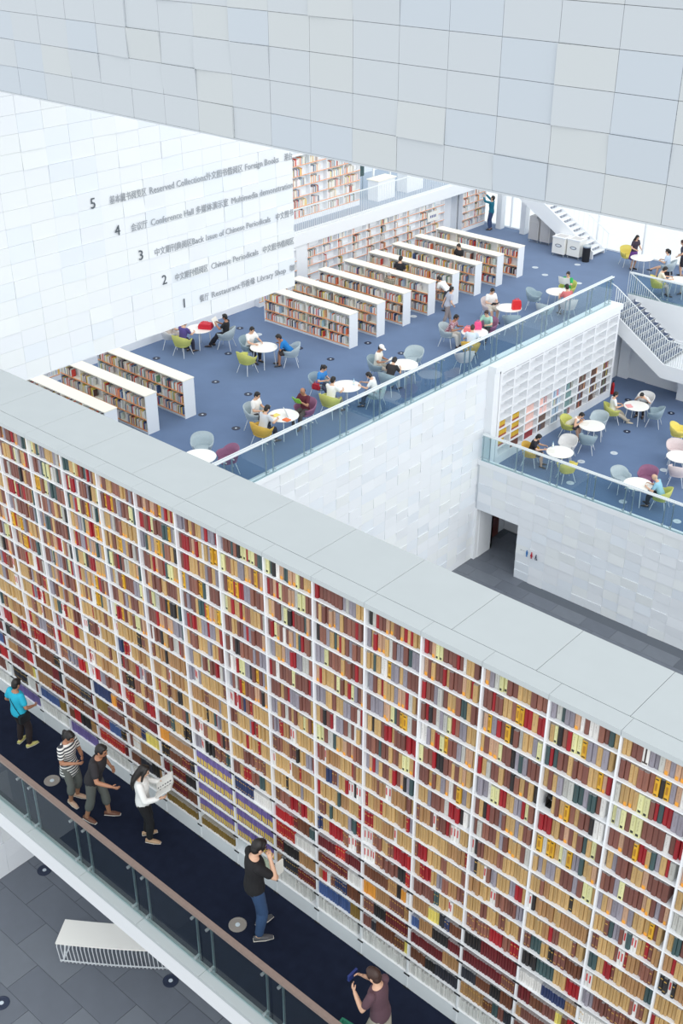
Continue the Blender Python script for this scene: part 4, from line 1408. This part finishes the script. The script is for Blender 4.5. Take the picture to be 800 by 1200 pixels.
    if hair == 'bald':
        hb.ball(hc + HM @ S((0, -0.03, -0.005)), S((0.077, 0.078, 0.075)), HM, 12, 9)
    else:
        hb.ball(hc + HM @ S((0, -0.02, 0.030)), S((0.083, 0.094, 0.102)), HM, 14, 10)
        hb.ball(hc + HM @ S((0, -0.042, -0.02)), S((0.079, 0.066, 0.085)), HM, 12, 9)
        hb.ball(hc + HM @ S((0, 0.025, 0.085)), S((0.066, 0.062, 0.04)), HM, 12, 8)
        for s in (-1, 1):
            hb.ball(hc + HM @ S((s * 0.062, 0.02, 0.03)), S((0.022, 0.04, 0.055)), HM, 8, 7)
    if hair in ('long',):
        hb.tube([hc + HM @ S((0, -0.04, 0.05)), hc + HM @ S((0, -0.07, -0.07)), sp(.5, -.115), sp(.38, -.15), sp(.27, -.145)], [(.085 * k, .065 * k), (.09 * k, .06 * k), (.098 * k, .045 * k), (.085 * k, .035 * k), (.04 * k, .018 * k)], 12, up=(1, 0, 0))
        for s in (-1, 1):
            hb.tube([hc + HM @ S((s * .07, .02, .05)), hc + HM @ S((s * .083, .01, -.05)), sp(.46, .02) + Vector((s * .09 * k, 0, 0))], [.025 * k, .026 * k, .016 * k], 8)
    if hair == 'pony':
        hb.tube([hc + HM @ S((0, -0.09, 0.05)), hc + HM @ S((0, -0.135, 0.03)), hc + S((0, -0.15, -0.08)), hc + S((0, -0.13, -0.17))], [.03 * k, .036 * k, .035 * k, .014 * k], 10)
    if hair == 'bob':
        hb.tube([hc + HM @ S((0, -0.03, 0.05)), hc + HM @ S((0, -0.04, -0.09))], [(.088 * k, .07 * k), (.09 * k, .062 * k)], 12, up=(1, 0, 0))
    remeshed(hb, 'hair', vox * .75, HAIRM[hairc], root, smooth_it=3)
    if hair == 'cap':
        m = MB(); m.ball(hc + HM @ S((0, -0.005, 0.052)), S((0.09, 0.105, 0.085)), HM, 16, 10)
        m.ball(hc + HM @ S((0, 0.10, 0.04)), S((0.075, 0.085, 0.010)), HM, 12, 6)
        obj('cap', m, mat('cap_white', (244, 243, 240), 0.8), root, smooth=True)
    m = MB()
    for s in (-1, 1):
        m.ball(hc + HM @ S((s * 0.031, 0.083, 0.012)), S((0.014, 0.010, 0.008)), HM, 8, 6)
        m.ball(hc + HM @ S((s * 0.031, 0.086, 0.034)), S((0.018, 0.007, 0.004)), HM, 8, 5)
    obj('eyes', m, EYE, root)
    m = MB(); m.ball(hc + HM @ S((0, 0.083, -0.068)), S((0.022, 0.009, 0.007)), HM, 8, 5)
    obj('mouth', m, LIP, root)
    if parts:
        parts(root, sp, hc, HM, k, arm, leg)
    return root
def open_book(x, y, z, face, label, tilt=50, cover=(120, 60, 60), page=(244, 241, 232), w=0.15, h=0.22):
    """open book lying in the hands: two page blocks in a shallow V"""
    t = thing('open_book', label, 'book', (x, y, z), R(face) - PI / 2)
    t.rotation_mode = 'XYZ'
    t.rotation_euler = (R(tilt), 0, R(face) - PI / 2)
    for s in (-1, 1):
        m = MB()
        m.quad((0, -h / 2, 0), (s * w, -h / 2, 0.035), (s * w, h / 2, 0.035), (0, h / 2, 0)) if s > 0 else m.quad((s * w, -h / 2, 0.035), (0, -h / 2, 0), (0, h / 2, 0), (s * w, h / 2, 0.035))
        m.prism([(0, 0), (s * w, 0.035), (s * w, 0.05), (s * w * .5, 0.038), (0, 0.012)] if s > 0 else [(0, 0), (0, 0.012), (s * w * .5, 0.038), (s * w, 0.05), (s * w, 0.035)], 'y', -h / 2, h / 2)
        obj('pages', m, mat('pages_%d_%d_%d' % page, page, 0.8), t)
    m = MB(); m.prism([(-w - .005, .03), (0, -.006), (w + .005, .03), (w + .005, .035), (0, 0), (-w - .005, .035)], 'y', -h / 2 - .005, h / 2 + .005)
    obj('cover', m, mat('cover_%d_%d_%d' % cover, cover, 0.6), t)
    return t
def at(x, y, face, r, u):
    """point in front of (x, y): r metres ahead, u to the right"""
    a = R(face)
    return x + r * math.cos(a) + u * math.sin(a), y + r * math.sin(a) - u * math.cos(a)

# ------------------------------------------------------------------ the reading room, table by table
TABLES = [(-27.23, 26.56, Z3, 'round white table of the reader leaning in a bright blue T-shirt'),
          (-30.32, 26.28, Z3, 'round white table with a red bag, at the lower edge of the lettered wall'),
          (-22.73, 22.91, Z3, 'round white table beside the plum chair of the man in maroon'),
          (-22.75, 25.93, Z3, 'round white table beside the woman in blue with a red bag'),
          (-22.59, 19.26, Z3, 'round white table half hidden by the book wall, nearest to it'),
          (-22.49, 28.62, Z3, 'round white table of the man in a white cap'),
          (-22.48, 32.76, Z3, 'round white table with pink bags, beside the plaid shirt'),
          (-23.01, 35.76, Z3, 'round white table with an upright red bag'),
          (-22.59, 38.65, Z3, 'round white table nearest the stair head, beside the reader in green'),
          (-22.27, 44.91, Z3, 'round white table beside the standing woman in a purple skirt'),
          (-19.60, 43.25, Z3, 'round white table behind the short far balustrade at the right edge'),
          (-18.45, 32.80, Z2, 'round white table with a water bottle in the lower reading room'),
          (-18.73, 35.51, Z2, 'round white table beside the reader in a white tank top'),
          (-18.35, 38.24, Z2, 'round white table farthest back in the lower reading room'),
          (-15.12, 32.49, Z2, 'round white table of the bald man in a light blue shirt'),
          (-15.00, 35.36, Z2, 'round white table between pinkish chairs at the right edge')]
for i, (x, y, z, lb) in enumerate(TABLES):
    o = proto_table if i == 0 else copy_tree(proto_table)
    o.location = (x, y, z)
    tag(o, lb, 'table', 'round white reading tables')

CHAIRS = [(-27.24, 25.72, 90, Z3, 'green', 'empty yellow-green tub chair in front of the blue T-shirt reader\'s table'),
          (-28.05, 26.64, -5, Z3, 'blue grey', 'grey tub chair of the white T-shirt reader facing the blue T-shirt'),
          (-26.55, 27.24, 224, Z3, 'grey', 'pale grey tub chair of the reader in the bright blue T-shirt'),
          (-30.18, 25.30, 98, Z3, 'green', 'yellow-green tub chair of the person in purple below the lettered wall'),
          (-29.50, 26.85, 205, Z3, 'grey', 'pale grey tub chair of the man in black reading below the lettered wall'),
          (-31.10, 25.50, 44, Z3, 'pale', 'pale tub chair mostly hidden by the lettered wall'),
          (-23.75, 22.67, 13, Z3, 'grey', 'grey tub chair of the white T-shirt reader opposite the man in maroon'),
          (-22.76, 22.00, 88, Z3, 'mustard', 'mustard tub chair seen from behind by the long balustrade'),
          (-22.80, 23.98, -86, Z3, 'plum', 'plum tub chair of the man in maroon with a green book'),
          (-23.85, 25.80, 6, Z3, 'blue grey', 'grey tub chair of the woman in blue with a red bag'),
          (-22.65, 25.02, 97, Z3, 'green', 'yellow-green tub chair holding a man in white, seen from behind'),
          (-21.95, 26.50, 205, Z3, 'grey', 'grey tub chair behind the glass, its dark-haired reader in white'),
          (-23.35, 20.05, -47, Z3, 'grey', 'empty pale grey tub chair beside the half hidden table'),
          (-22.25, 20.05, -112, Z3, 'plum', 'empty plum tub chair low beside the end of the balustrade'),
          (-23.42, 28.30, 19, Z3, 'blue grey', 'grey tub chair of the man in a white cap'),
          (-22.36, 27.66, 99, Z3, 'blue grey', 'blue-grey tub chair of the dark-haired reader beside the white cap'),
          (-22.95, 29.75, -70, Z3, 'grey', 'large empty pale grey tub chair behind the white cap\'s table'),
          (-23.50, 32.50, 14, Z3, 'grey', 'pale grey tub chair of the man in a plaid shirt'),
          (-22.70, 33.95, -81, Z3, 'plum', 'plum tub chair of the woman in mint'),
          (-22.00, 31.85, 118, Z3, 'mustard', 'mustard tub chair of the pale blue shirt at the pink bag table'),
          (-21.62, 30.95, 150, Z3, 'pink white', 'empty pinkish white tub chair behind the glass next to the mustard one'),
          (-23.95, 35.85, -28, Z3, 'pink white', 'pinkish white tub chair of the reader in white and shorts'),
          (-22.45, 35.12, 132, Z3, 'blue grey', 'empty blue-grey tub chair in front of the red bag table'),
          (-23.30, 38.00, 20, Z3, 'blue grey', 'empty grey tub chair left of the table of the reader in green'),
          (-22.15, 37.00, 98, Z3, 'grey', 'empty grey tub chair close behind the balustrade rail, right of the red bag'),
          (-22.78, 39.66, -82, Z3, 'green', 'yellow-green tub chair of the woman in green and white'),
          (-21.75, 38.05, 146, Z3, 'pink white', 'pinkish tub chair behind the glass of the person in red'),
          (-23.30, 45.55, -37, Z3, 'yellow', 'yellow tub chair behind the woman in a purple skirt'),
          (-21.10, 45.10, 190, Z3, 'grey', 'pale grey tub chair of the seated woman by the windows'),
          (-20.35, 42.78, 34, Z3, 'yellow', 'yellow tub chair behind the short far balustrade'),
          (-19.46, 32.44, 20, Z2, 'mustard', 'mustard tub chair of the black T-shirt reader by the built-in bookcase'),
          (-18.73, 33.80, -74, Z2, 'pale', 'empty white tub chair behind the table with the water bottle'),
          (-17.80, 32.25, 146, Z2, 'yellow', 'empty yellow tub chair close to the lower balustrade'),
          (-19.65, 35.38, 8, Z2, 'green', 'yellow-green tub chair of the reader in a white tank top'),
          (-18.95, 36.42, -77, Z2, 'grey', 'empty pale grey tub chair behind the tank top reader\'s table'),
          (-18.42, 34.72, 111, Z2, 'blue grey', 'empty blue-grey tub chair in front of the tank top reader\'s table'),
          (-19.05, 37.60, 44, Z2, 'green', 'yellow-green tub chair of the man in a white shirt near the extinguisher'),
          (-18.50, 39.25, -81, Z2, 'pale', 'pale tub chair of the reader bent over the farthest lower table'),
          (-17.62, 38.45, 196, Z2, 'blue grey', 'empty blue-grey tub chair right of the farthest lower table'),
          (-15.98, 32.85, -23, Z2, 'grey', 'empty light blue-grey tub chair left of the bald man\'s table'),
          (-15.30, 33.52, -81, Z2, 'plum', 'empty plum tub chair behind the bald man\'s table'),
          (-14.28, 32.63, 190, Z2, 'green', 'yellow-green tub chair of the bald man'),
          (-16.20, 37.60, 20, Z2, 'yellow', 'empty yellow tub chair at the right edge, above the pinkish ones'),
          (-15.55, 36.12, -55, Z2, 'pink white', 'empty pinkish tub chair behind the table at the right edge'),
          (-14.70, 34.62, 111, Z2, 'pink white', 'empty pinkish grey tub chair in front of the table at the right edge')]
for c in CHAIRS:
    place_chair(*c)

# seated readers: they sit a little forward in their chairs
def sit(i, label, **k):
    x, y, f, z = CHAIRS[i][:4]
    x, y = at(x, y, f, 0.02, 0)
    return person(label, (x, y, z), f, pose='sit', vox=k.pop('vox', 0.022), **k)
TAB = ((-0.18, 0.50, 0.75), (0.16, 0.52, 0.75))
LAP = ((-0.11, 0.34, 0.72), (0.11, 0.34, 0.72))
UPB = ((-0.11, 0.36, 0.92), (0.11, 0.36, 0.92))
sit(1, 'person in a white T-shirt sitting opposite the blue T-shirt reader', shirt=(244, 243, 240), pants=(52, 50, 54), lean=12, head=18, hands=TAB)
sit(2, 'person in a bright blue T-shirt leaning over the table, head in hand', shirt=(30, 124, 196), pants=(62, 56, 56), lean=38, head=14, hands=((-0.12, 0.42, 0.86), (0.2, 0.45, 0.75)), skin=SKIN2, legs='shorts')
sit(3, 'person in purple with back turned in the yellow-green chair', shirt=(86, 74, 140), pants=(54, 54, 70), lean=14, head=25, hands=TAB)
sit(4, 'man in black reading a white paper, legs stretched out, below the lettered wall', shirt=(36, 36, 40), pants=(40, 40, 48), lean=-4, head=18, hands=UPB, feet=((-0.1, 0.62, 0), (0.12, 0.55, 0)), skin=SKIN2)
sit(5, 'person in pale clothes half hidden by the lettered wall', shirt=(220, 208, 198), pants=(196, 186, 178), lean=10, head=15, hands=TAB)
sit(6, 'person in a white T-shirt sitting opposite the man in maroon', shirt=(244, 243, 240), pants=(60, 60, 66), lean=4, head=22, hands=LAP)
sit(7, 'person in a grey T-shirt in the mustard chair, seen from behind', shirt=(206, 210, 216), pants=(56, 58, 70), lean=16, head=22, hands=TAB)
sit(8, 'older man in a maroon shirt reading a green book', shirt=(98, 38, 52), pants=(84, 80, 78), lean=4, head=20, hands=UPB, skin=SKIN2, hairc='brown', hair='bald')
sit(9, 'woman in a blue top with a red bag, hair tied back', shirt=(62, 140, 214), pants=(70, 76, 96), lean=14, head=24, hair='pony', hands=LAP, H=1.6)
sit(10, 'man in a white shirt in the yellow-green chair, seen from behind', shirt=(242, 241, 238), pants=(150, 148, 132), lean=10, head=15, hands=TAB)
sit(11, 'dark-haired reader in white behind the glass balustrade', shirt=(244, 242, 240), pants=(70, 72, 84), lean=18, head=30, hands=TAB, hair='bob', H=1.6)
sit(14, 'man in a white cap and cream shirt reading', shirt=(242, 238, 228), pants=(188, 182, 170), lean=6, head=25, hands=LAP, hair='cap', skin=SKIN2)
sit(15, 'dark-haired person in black and white bent over a table by the balustrade', shirt=(52, 48, 50), pants=(220, 216, 212), lean=30, head=26, hands=TAB, hair='bob', H=1.62)
sit(17, 'man in a plaid red shirt leaning on the table with pink bags', shirt_mat=mat_stripe('plaid_red', (150, 70, 88), (208, 190, 196), 0.07, 2, True), pants=(222, 218, 210), lean=26, head=8, hands=TAB, skin=SKIN2)
sit(18, 'woman in a mint top in the plum chair', shirt=(172, 218, 200), pants=(66, 68, 74), lean=18, head=18, hands=TAB, hair='pony', hairc='brown', H=1.6)
sit(19, 'person in a pale blue shirt in the mustard chair, seen from behind', shirt=(214, 226, 240), pants=(70, 74, 84), lean=24, head=26, hands=TAB, hairc='brown')
sit(21, 'person in white T-shirt and pale shorts reading in the pinkish white chair', shirt=(243, 242, 240), pants=(222, 216, 204), legs='shorts', lean=4, head=28, hands=LAP, feet=((-0.1, 0.42, 0), (0.12, 0.52, 0)))
sit(25, 'woman in green and white holding up a newspaper', shirt=(52, 176, 96), pants=(220, 222, 214), lean=2, head=14, hair='pony', hands=UPB, H=1.6)
sit(26, 'person in a pale red shirt behind the glass, seen from behind', shirt=(214, 120, 120), pants=(70, 66, 76), lean=20, head=14, hands=TAB)
sit(28, 'seated woman in pale blue with crossed legs by the windows', shirt=(196, 214, 236), pants=(44, 42, 50), lean=8, head=8, hair='pony', legs='skirt', hands=LAP, feet=((-0.1, 0.42, 0), (-0.05, 0.72, 0.22)), H=1.62)
sit(29, 'woman in cream in the yellow chair behind the short balustrade', shirt=(240, 232, 214), pants=(210, 196, 190), lean=14, head=26, hair='bob', hands=TAB, H=1.6)
person('woman with a dark headband bent over the table at the right edge', (-19.52, 44.05, Z3), -95, pose='sit', H=1.6, shirt=(236, 206, 188), pants=(222, 218, 214), lean=34, head=30, hair='bob', hairc='brown', hands=((-0.2, 0.36, 0.75), (0.2, 0.36, 0.75)), vox=0.022)
place_chair(-19.52, 44.1, -95, Z3, 'pale', 'pale tub chair of the woman with a dark headband')
sit(30, 'person in a black T-shirt reading at the table with the water bottle', shirt=(38, 38, 48), pants=(72, 66, 70), legs='shorts', lean=16, head=28, hands=TAB, hair='bob')
sit(33, 'person in a white tank top bent over an open book', shirt=(246, 240, 232), pants=(86, 82, 88), lean=44, head=14, hands=TAB, sleeve='none', legs='shorts')
sit(36, 'man in a white shirt and khaki trousers near the extinguisher', shirt=(246, 246, 246), pants=(196, 186, 168), lean=2, head=16, hands=LAP, feet=((-0.12, 0.62, 0), (0.12, 0.66, 0)), shoe=(226, 214, 190))
sit(37, 'person in white with head down at the farthest lower table', shirt=(236, 234, 230), pants=(52, 50, 54), lean=50, head=14, hands=((-0.2, 0.42, 0.75), (0.2, 0.42, 0.75)))
sit(41, 'bald man in a light blue shirt leaning over the table', shirt=(150, 200, 222), pants=(44, 46, 56), lean=24, head=26, hands=TAB, hair='bald', hairc='thin')
place_chair(-14.28, 36.0, 215, Z2, 'pale', 'pale tub chair cut by the right edge of the photo')
person('dark-haired person at the right edge of the lower reading room', (-14.3, 35.98, Z2), 215, pose='sit', shirt=(250, 246, 240), pants=(60, 60, 68), lean=36, head=24, hands=TAB, vox=0.022)

# standing readers of the reading room
person('man in black standing behind the last low bookcases, facing the camera', (-27.6, 38.72, Z3), -95, H=1.7, shirt=(38, 38, 42), pants=(46, 48, 58), head=24, hands=((-0.12, 0.34, 1.12), (0.12, 0.34, 1.12)), vox=0.022)
person('man in black standing with his back to the camera between low bookcases', (-28.35, 35.62, Z3), 100, H=1.7, shirt=(42, 42, 48), pants=(50, 52, 60), head=18, hands=((-0.14, 0.3, 1.1), (0.14, 0.3, 1.1)), vox=0.022)
person('grey-haired person in a patterned shirt among the low bookcases', (-27.55, 34.0, Z3), -80, H=1.62, shirt_mat=mat_stripe('plaid_grey', (70, 72, 72), (190, 180, 160), 0.06, 2, True), pants=(70, 70, 74), head=32, hair='short', hairc='grey', hands=((-0.14, 0.32, 1.05), (0.14, 0.32, 1.05)), vox=0.022)
person('person in white bending at the end of a low bookcase', (-25.75, 35.5, Z3), 170, H=1.62, shirt=(242, 242, 240), pants=(70, 72, 80), lean=62, head=10, hands=((-0.14, 0.6, 0.62), (0.14, 0.62, 0.6)), vox=0.022)
person('person in a pale lavender shirt walking past the ends of the low bookcases', (-24.75, 34.1, Z3), 60, H=1.6, shirt=(186, 190, 204), pants=(150, 140, 140), lean=14, feet=((-0.09, 0.22, 0), (0.09, -0.22, 0.02)), hands=((-0.22, -0.12, 0.84), (0.22, 0.2, 0.88)), vox=0.022, legs='cropped')
person('person in teal and jeans reaching up to the end bookcase', (-31.12, 46.15, Z3), 190, H=1.68, shirt=(24, 110, 132), pants=(56, 74, 112), head=-14, hands=((-0.10, 0.46, 1.62), (0.12, 0.44, 1.70)), sleeve='long', vox=0.022)
person('woman in a dark top and purple skirt standing beside a yellow chair', (-22.85, 45.25, Z3), -20, H=1.56, shirt=(60, 50, 66), pants=(104, 62, 134), legs='skirt', lean=4, head=14, hair='long', hands=((-0.16, 0.3, 1.0), (0.16, 0.3, 1.0)), vox=0.022)
person('woman in a dark patterned top standing with a purple bag by the windows', (-20.75, 45.75, Z3), 200, H=1.62, shirt=(62, 66, 82), pants=(48, 46, 54), legs='skirt', lean=8, head=14, hair='bob', hairc='brown', hands=((-0.2, 0.26, 0.92), (0.2, 0.2, 0.92)), vox=0.022)

# things on and beside the tables
def bag(name, label, x, y, z, w, d, h, col, rz=0.0):
    t = thing(name, label, 'bag', (x, y, z), rz)
    m = MB()
    m.prism([(-w / 2, 0), (w / 2, 0), (w / 2 * 1.04, h * .5), (w / 2 * .86, h * .96), (w / 2 * .6, h), (-w / 2 * .6, h), (-w / 2 * .86, h * .96), (-w / 2 * 1.04, h * .5)], 'y', -d / 2, d / 2)
    c = mat('bag_%d_%d_%d' % col, col, 0.55)
    obj('body', m, c, t)
    m = MB(); m.tube([(-w * .25, 0, h), (-w * .2, 0, h + .07), (w * .2, 0, h + .07), (w * .25, 0, h)], [0.01] * 4, 6); obj('handle', m, c, t)
    B('pocket', (-w * .3, w * .3, -d / 2 - .02, -d / 2, h * .12, h * .5), c, t)
    return t
TZ3, TZ2 = Z3 + 0.725, Z2 + 0.725
bag('red_bag', 'upright bright red bag on a reading room table', -22.70, 35.80, TZ3, 0.34, 0.16, 0.36, (226, 40, 44), 0.9)
bag('red_bag', 'large slumped red bag on the table below the lettered wall', -30.15, 26.45, TZ3, 0.5, 0.3, 0.2, (206, 34, 56), 0.5)
bag('pink_bag', 'small coral pink bag on the plaid shirt\'s table', -22.68, 32.62, TZ3, 0.3, 0.2, 0.16, (240, 130, 132), 0.4)
bag('pink_bag', 'bright pink bag before the woman in mint', -22.55, 33.05, TZ3, 0.26, 0.14, 0.28, (236, 84, 140), 0.8)
bag('red_shoulder_bag', 'dark red shoulder bag beside the woman in blue', -23.72, 25.50, Z3 + 0.465, 0.26, 0.12, 0.2, (176, 36, 52), 0.2)
def bottle(x, y, z, label):
    t = thing('water_bottle', label, 'bottle', (x, y, z))
    m = MB(); m.lathe([(0.03, 0), (0.034, 0.01), (0.034, 0.13), (0.014, 0.18), (0.014, 0.2)], n=14); obj('body', m, mat('bottle_pale', (206, 226, 236), 0.15), t, smooth=False)
    m = MB(); m.lathe([(0.017, 0.2), (0.017, 0.222)], n=12); obj('cap', m, mat('bottle_cap', (120, 170, 206), 0.4), t)
    m = MB(); m.lathe([(0.0346, 0.05), (0.0346, 0.1)], n=14); obj('label', m, M_PAPER, t)
bottle(-18.85, 32.95, TZ2, 'clear water bottle on the table by the built-in bookcase')
bottle(-22.85, 36.05, TZ3, 'small clear bottle on the red bag\'s table')
bottle(-22.62, 26.15, TZ3, 'small clear bottle beside the woman in blue')
lp = thing('laptop', 'white open laptop with an orange cloth on the table of the man in maroon', 'laptop', (-22.55, 23.05, TZ3), R(150))
B('base', (-0.16, 0.16, -0.11, 0.11, 0, 0.018), M_WHITE, lp)
m = MB(); m.prism([(0.10, 0.018), (0.115, 0.018), (0.19, 0.24), (0.175, 0.24)], 'x', -0.16, 0.16); obj('screen', m, M_LEGW, lp)
tag(B('orange_cloth', (-22.50, -22.28, 22.62, 22.80, TZ3, TZ3 + 0.03), mat('orange_cloth', (236, 120, 70), 0.8)), 'folded orange cloth at the edge of the table in front of the laptop', 'cloth')
tag(B('notepad', (-22.98, -22.80, 22.62, 22.86, TZ3, TZ3 + 0.012), mat('yellow_pad', (240, 222, 120), 0.8)), 'yellow notepad on the table of the white T-shirt and maroon readers', 'notepad')
PAPERS = [(-27.45, 26.45, TZ3, 20, 'white sheets on the table of the blue T-shirt reader'), (-23.05, 25.8, TZ3, 60, 'white sheets on the table of the woman in blue'),
          (-22.4, 28.4, TZ3, 30, 'open white pages before the dark-haired reader beside the white cap'), (-22.55, 38.45, TZ3, 10, 'white sheets on the table of the reader in green'),
          (-18.72, 32.62, TZ2, 30, 'white pages before the black T-shirt reader'), (-19.0, 35.45, TZ2, 15, 'open white pages before the white tank top reader'),
          (-18.55, 38.0, TZ2, 50, 'pinkish sheet on the farthest lower table'), (-14.88, 32.35, TZ2, 10, 'white sheets in front of the bald man')]
for x, y, z, a, lb in PAPERS:
    t = thing('papers', lb, 'papers', (x, y, z), R(a))
    pm = mat('pink_paper', (238, 170, 170), 0.8) if 'pinkish' in lb else M_PAPER
    for q in range(2):
        m = MB(); m.box(-0.105 + q * 0.03, 0.105 + q * 0.03, -0.148 + q * .02, 0.148 + q * .02, q * 0.004, q * 0.004 + 0.003); obj('sheet', m, pm, t)
def lap_book(i, label, col=(120, 60, 60), tilt=48, r=0.36, zz=0.76, page=(244, 241, 232), w=0.15, h=0.22):
    x, y, f, z = CHAIRS[i][:4]
    bx_, by_ = at(x, y, f, r + 0.04, 0)
    return open_book(bx_, by_, z + zz, f, label, tilt, col, page, w, h)
lap_book(4, 'white magazine held up by the man in black', (236, 236, 236), 62, 0.40, 0.98, w=0.2, h=0.28)
lap_book(8, 'bright green book held by the man in maroon', (120, 180, 60), 58, 0.40, 0.98, (150, 196, 84))
lap_book(14, 'white book in the hands of the man in a white cap', (230, 226, 214), 40, 0.40, 0.76)
lap_book(21, 'dark open book in the lap of the reader in shorts', (50, 48, 50), 40, 0.40, 0.76, (120, 118, 116))
lap_book(25, 'newspaper held by the woman in green and white', (226, 228, 226), 66, 0.40, 0.98, (226, 228, 226), 0.24, 0.34)
lap_book(6, 'yellowish book in the lap of the white T-shirt reader', (214, 170, 90), 40, 0.40, 0.76, (236, 214, 160))

# ------------------------------------------------------------------ people on the walkway
M_STR = mat_stripe('striped_jersey', (238, 236, 232), (62, 66, 74), 0.052)
def strap(root, sp, hc, HM, k, arm, leg):
    m = MB()
    m.tube([sp(.47, -.07) + Vector((-.08 * k, 0, 0)), sp(.38, -.135) + Vector((-.02 * k, 0, 0)), sp(.2, -.125) + Vector((.07 * k, 0, 0)), sp(.02, -.09) + Vector((.16 * k, 0, 0))], [(.012, .005)] * 4, 6)
    obj('bag_strap', m, M_BLACK, root)
    m = MB(); m.box(-.03, .03, -.1, .1, -.12, .03)
    obj('shoulder_bag', m, M_BLACK, root, loc=sp(.0, -.03) + Vector((.2 * k, 0, 0)))
person('child in a turquoise T-shirt and dark trousers facing the bookcase', (-13.74, 7.42, 0), 95, H=1.37, shirt=(38, 176, 206), pants=(44, 34, 36), head=18, hands=((-0.24, 0.16, 0.92), (0.25, 0.24, 0.98)),
       feet=((-0.13, 0.0, 0), (0.13, 0.03, 0)), vox=0.011, shoe=(206, 196, 120), parts=strap, loose=0.012, skin=SKIN2)
person('woman in a striped tunic and grey cropped trousers, hair tied back', (-12.05, 7.18, 0), 12, H=1.47, shirt_mat=M_STR, pants=(106, 108, 104), hair='pony', head=26, lean=4, legs='cropped',
       hands=((-0.06, 0.32, 1.12), (0.12, 0.34, 1.08)), vox=0.011, shoe=(206, 170, 146), shirt_len=-.22, skin=SKIN2)
person('person in a dark top and grey shorts walking with one arm stretched out', (-11.45, 7.2, 0), 25, H=1.56, shirt=(44, 42, 46), pants=(96, 98, 94), hair='short', lean=18, head=8, legs='cropped',
       hands=((-0.3, 0.18, 0.92), (0.28, 0.52, 1.04)), feet=((-0.11, 0.14, 0), (0.11, -0.16, 0)), vox=0.011, shoe=(112, 72, 56), skin=SKIN2, loose=0.01)
person('long-haired woman in a white blouse and black trousers reading a newspaper', (-10.55, 7.42, 0), 45, H=1.47, shirt=(240, 240, 238), pants=(26, 26, 30), hair='long', head=22, sleeve='long',
       hands=((-0.14, 0.34, 1.14), (0.22, 0.36, 1.10)), feet=((-0.09, -0.02, 0), (0.10, 0.06, 0)), vox=0.011, shoe=(196, 160, 128))
def specs(root, sp, hc, HM, k, arm, leg):
    m = MB()
    for s in (-1, 1):
        c = hc + HM @ (Vector((s * .032, .1, .008)) * k)
        m.tube([c + HM @ (Vector((math.cos(a * PI / 6) * .024, 0, math.sin(a * PI / 6) * .018)) * k) for a in range(13)], [.003] * 13, 5)
        m.tube([c + HM @ (Vector((s * .024, 0, .004)) * k), hc + HM @ (Vector((s * .08, 0, .012)) * k)], [.003] * 2, 5)
    obj('glasses', m, M_BLACK, root)
person('man in a black T-shirt and blue jeans with glasses, hand to his chin', (-8.05, 7.3, 0), 66, H=1.74, shirt=(28, 27, 30), pants=(52, 78, 116), head=22, lean=2,
       hands=((0.06, 0.24, 1.02), (0.11, 0.25, 1.40)), feet=((-0.10, 0.10, 0), (0.14, -0.02, 0)), vox=0.011, shoe=(86, 84, 88), parts=specs, loose=0.008)
person('person in a plum brown shirt and beige trousers walking at the bottom edge', (-5.55, 6.98, 0), 188, H=1.56, shirt=(92, 66, 76), pants=(172, 164, 150), head=16, lean=6, hairc='brown',
       hands=((-0.1, 0.38, 1.16), (0.12, 0.40, 1.24)), feet=((-0.1, 0.2, 0), (0.1, -0.2, 0.02)), vox=0.011, shoe=(70, 60, 58))
tag(B('blue_phone', (-6.0, -5.97, 6.88, 7.04, 1.13, 1.22), mat('phone_blue', (40, 56, 120), 0.4)), 'small blue tablet held by the walker at the bottom edge', 'tablet')
bag('green_bag', 'green cloth bag carried at the side of the walker at the bottom edge', -5.78, 6.62, 0.5, 0.26, 0.12, 0.26, (24, 118, 92), 0.1)
np_ = open_book(*at(-10.55, 7.42, 45, 0.36, 0.03), 1.06, 45, 'newspaper with grey print held by the long-haired woman', 36, (214, 214, 210), (222, 222, 218), 0.19, 0.30)
m = MB()
rr = random.Random(3)
for s in (-1, 1):
    for a in range(2):
        for b in range(6):
            if rr.random() < 0.85:
                x0 = s * (0.02 + a * 0.085); x1 = x0 + s * rr.uniform(.05, .075)
                za, zb_ = abs(x0) / .19 * .035 + .016, abs(x1) / .19 * .035 + .016
                y0_ = -.13 + b * .045; y1_ = y0_ + rr.uniform(.015, .035)
                m.quad((min(x0, x1), y0_, za if s > 0 else zb_), (max(x0, x1), y0_, zb_ if s > 0 else za), (max(x0, x1), y1_, zb_ if s > 0 else za), (min(x0, x1), y1_, za if s > 0 else zb_))
obj('newsprint', m, mat('newsprint', (84, 84, 88), 0.8), np_)
tag(B('white_sheet', (-7.90, -7.88, 7.55, 7.70, 0.98, 1.22), M_PAPER), 'white sheet of paper the man in black is looking at', 'paper')

# ------------------------------------------------------------------ prototypes that were built at the origin are all placed now
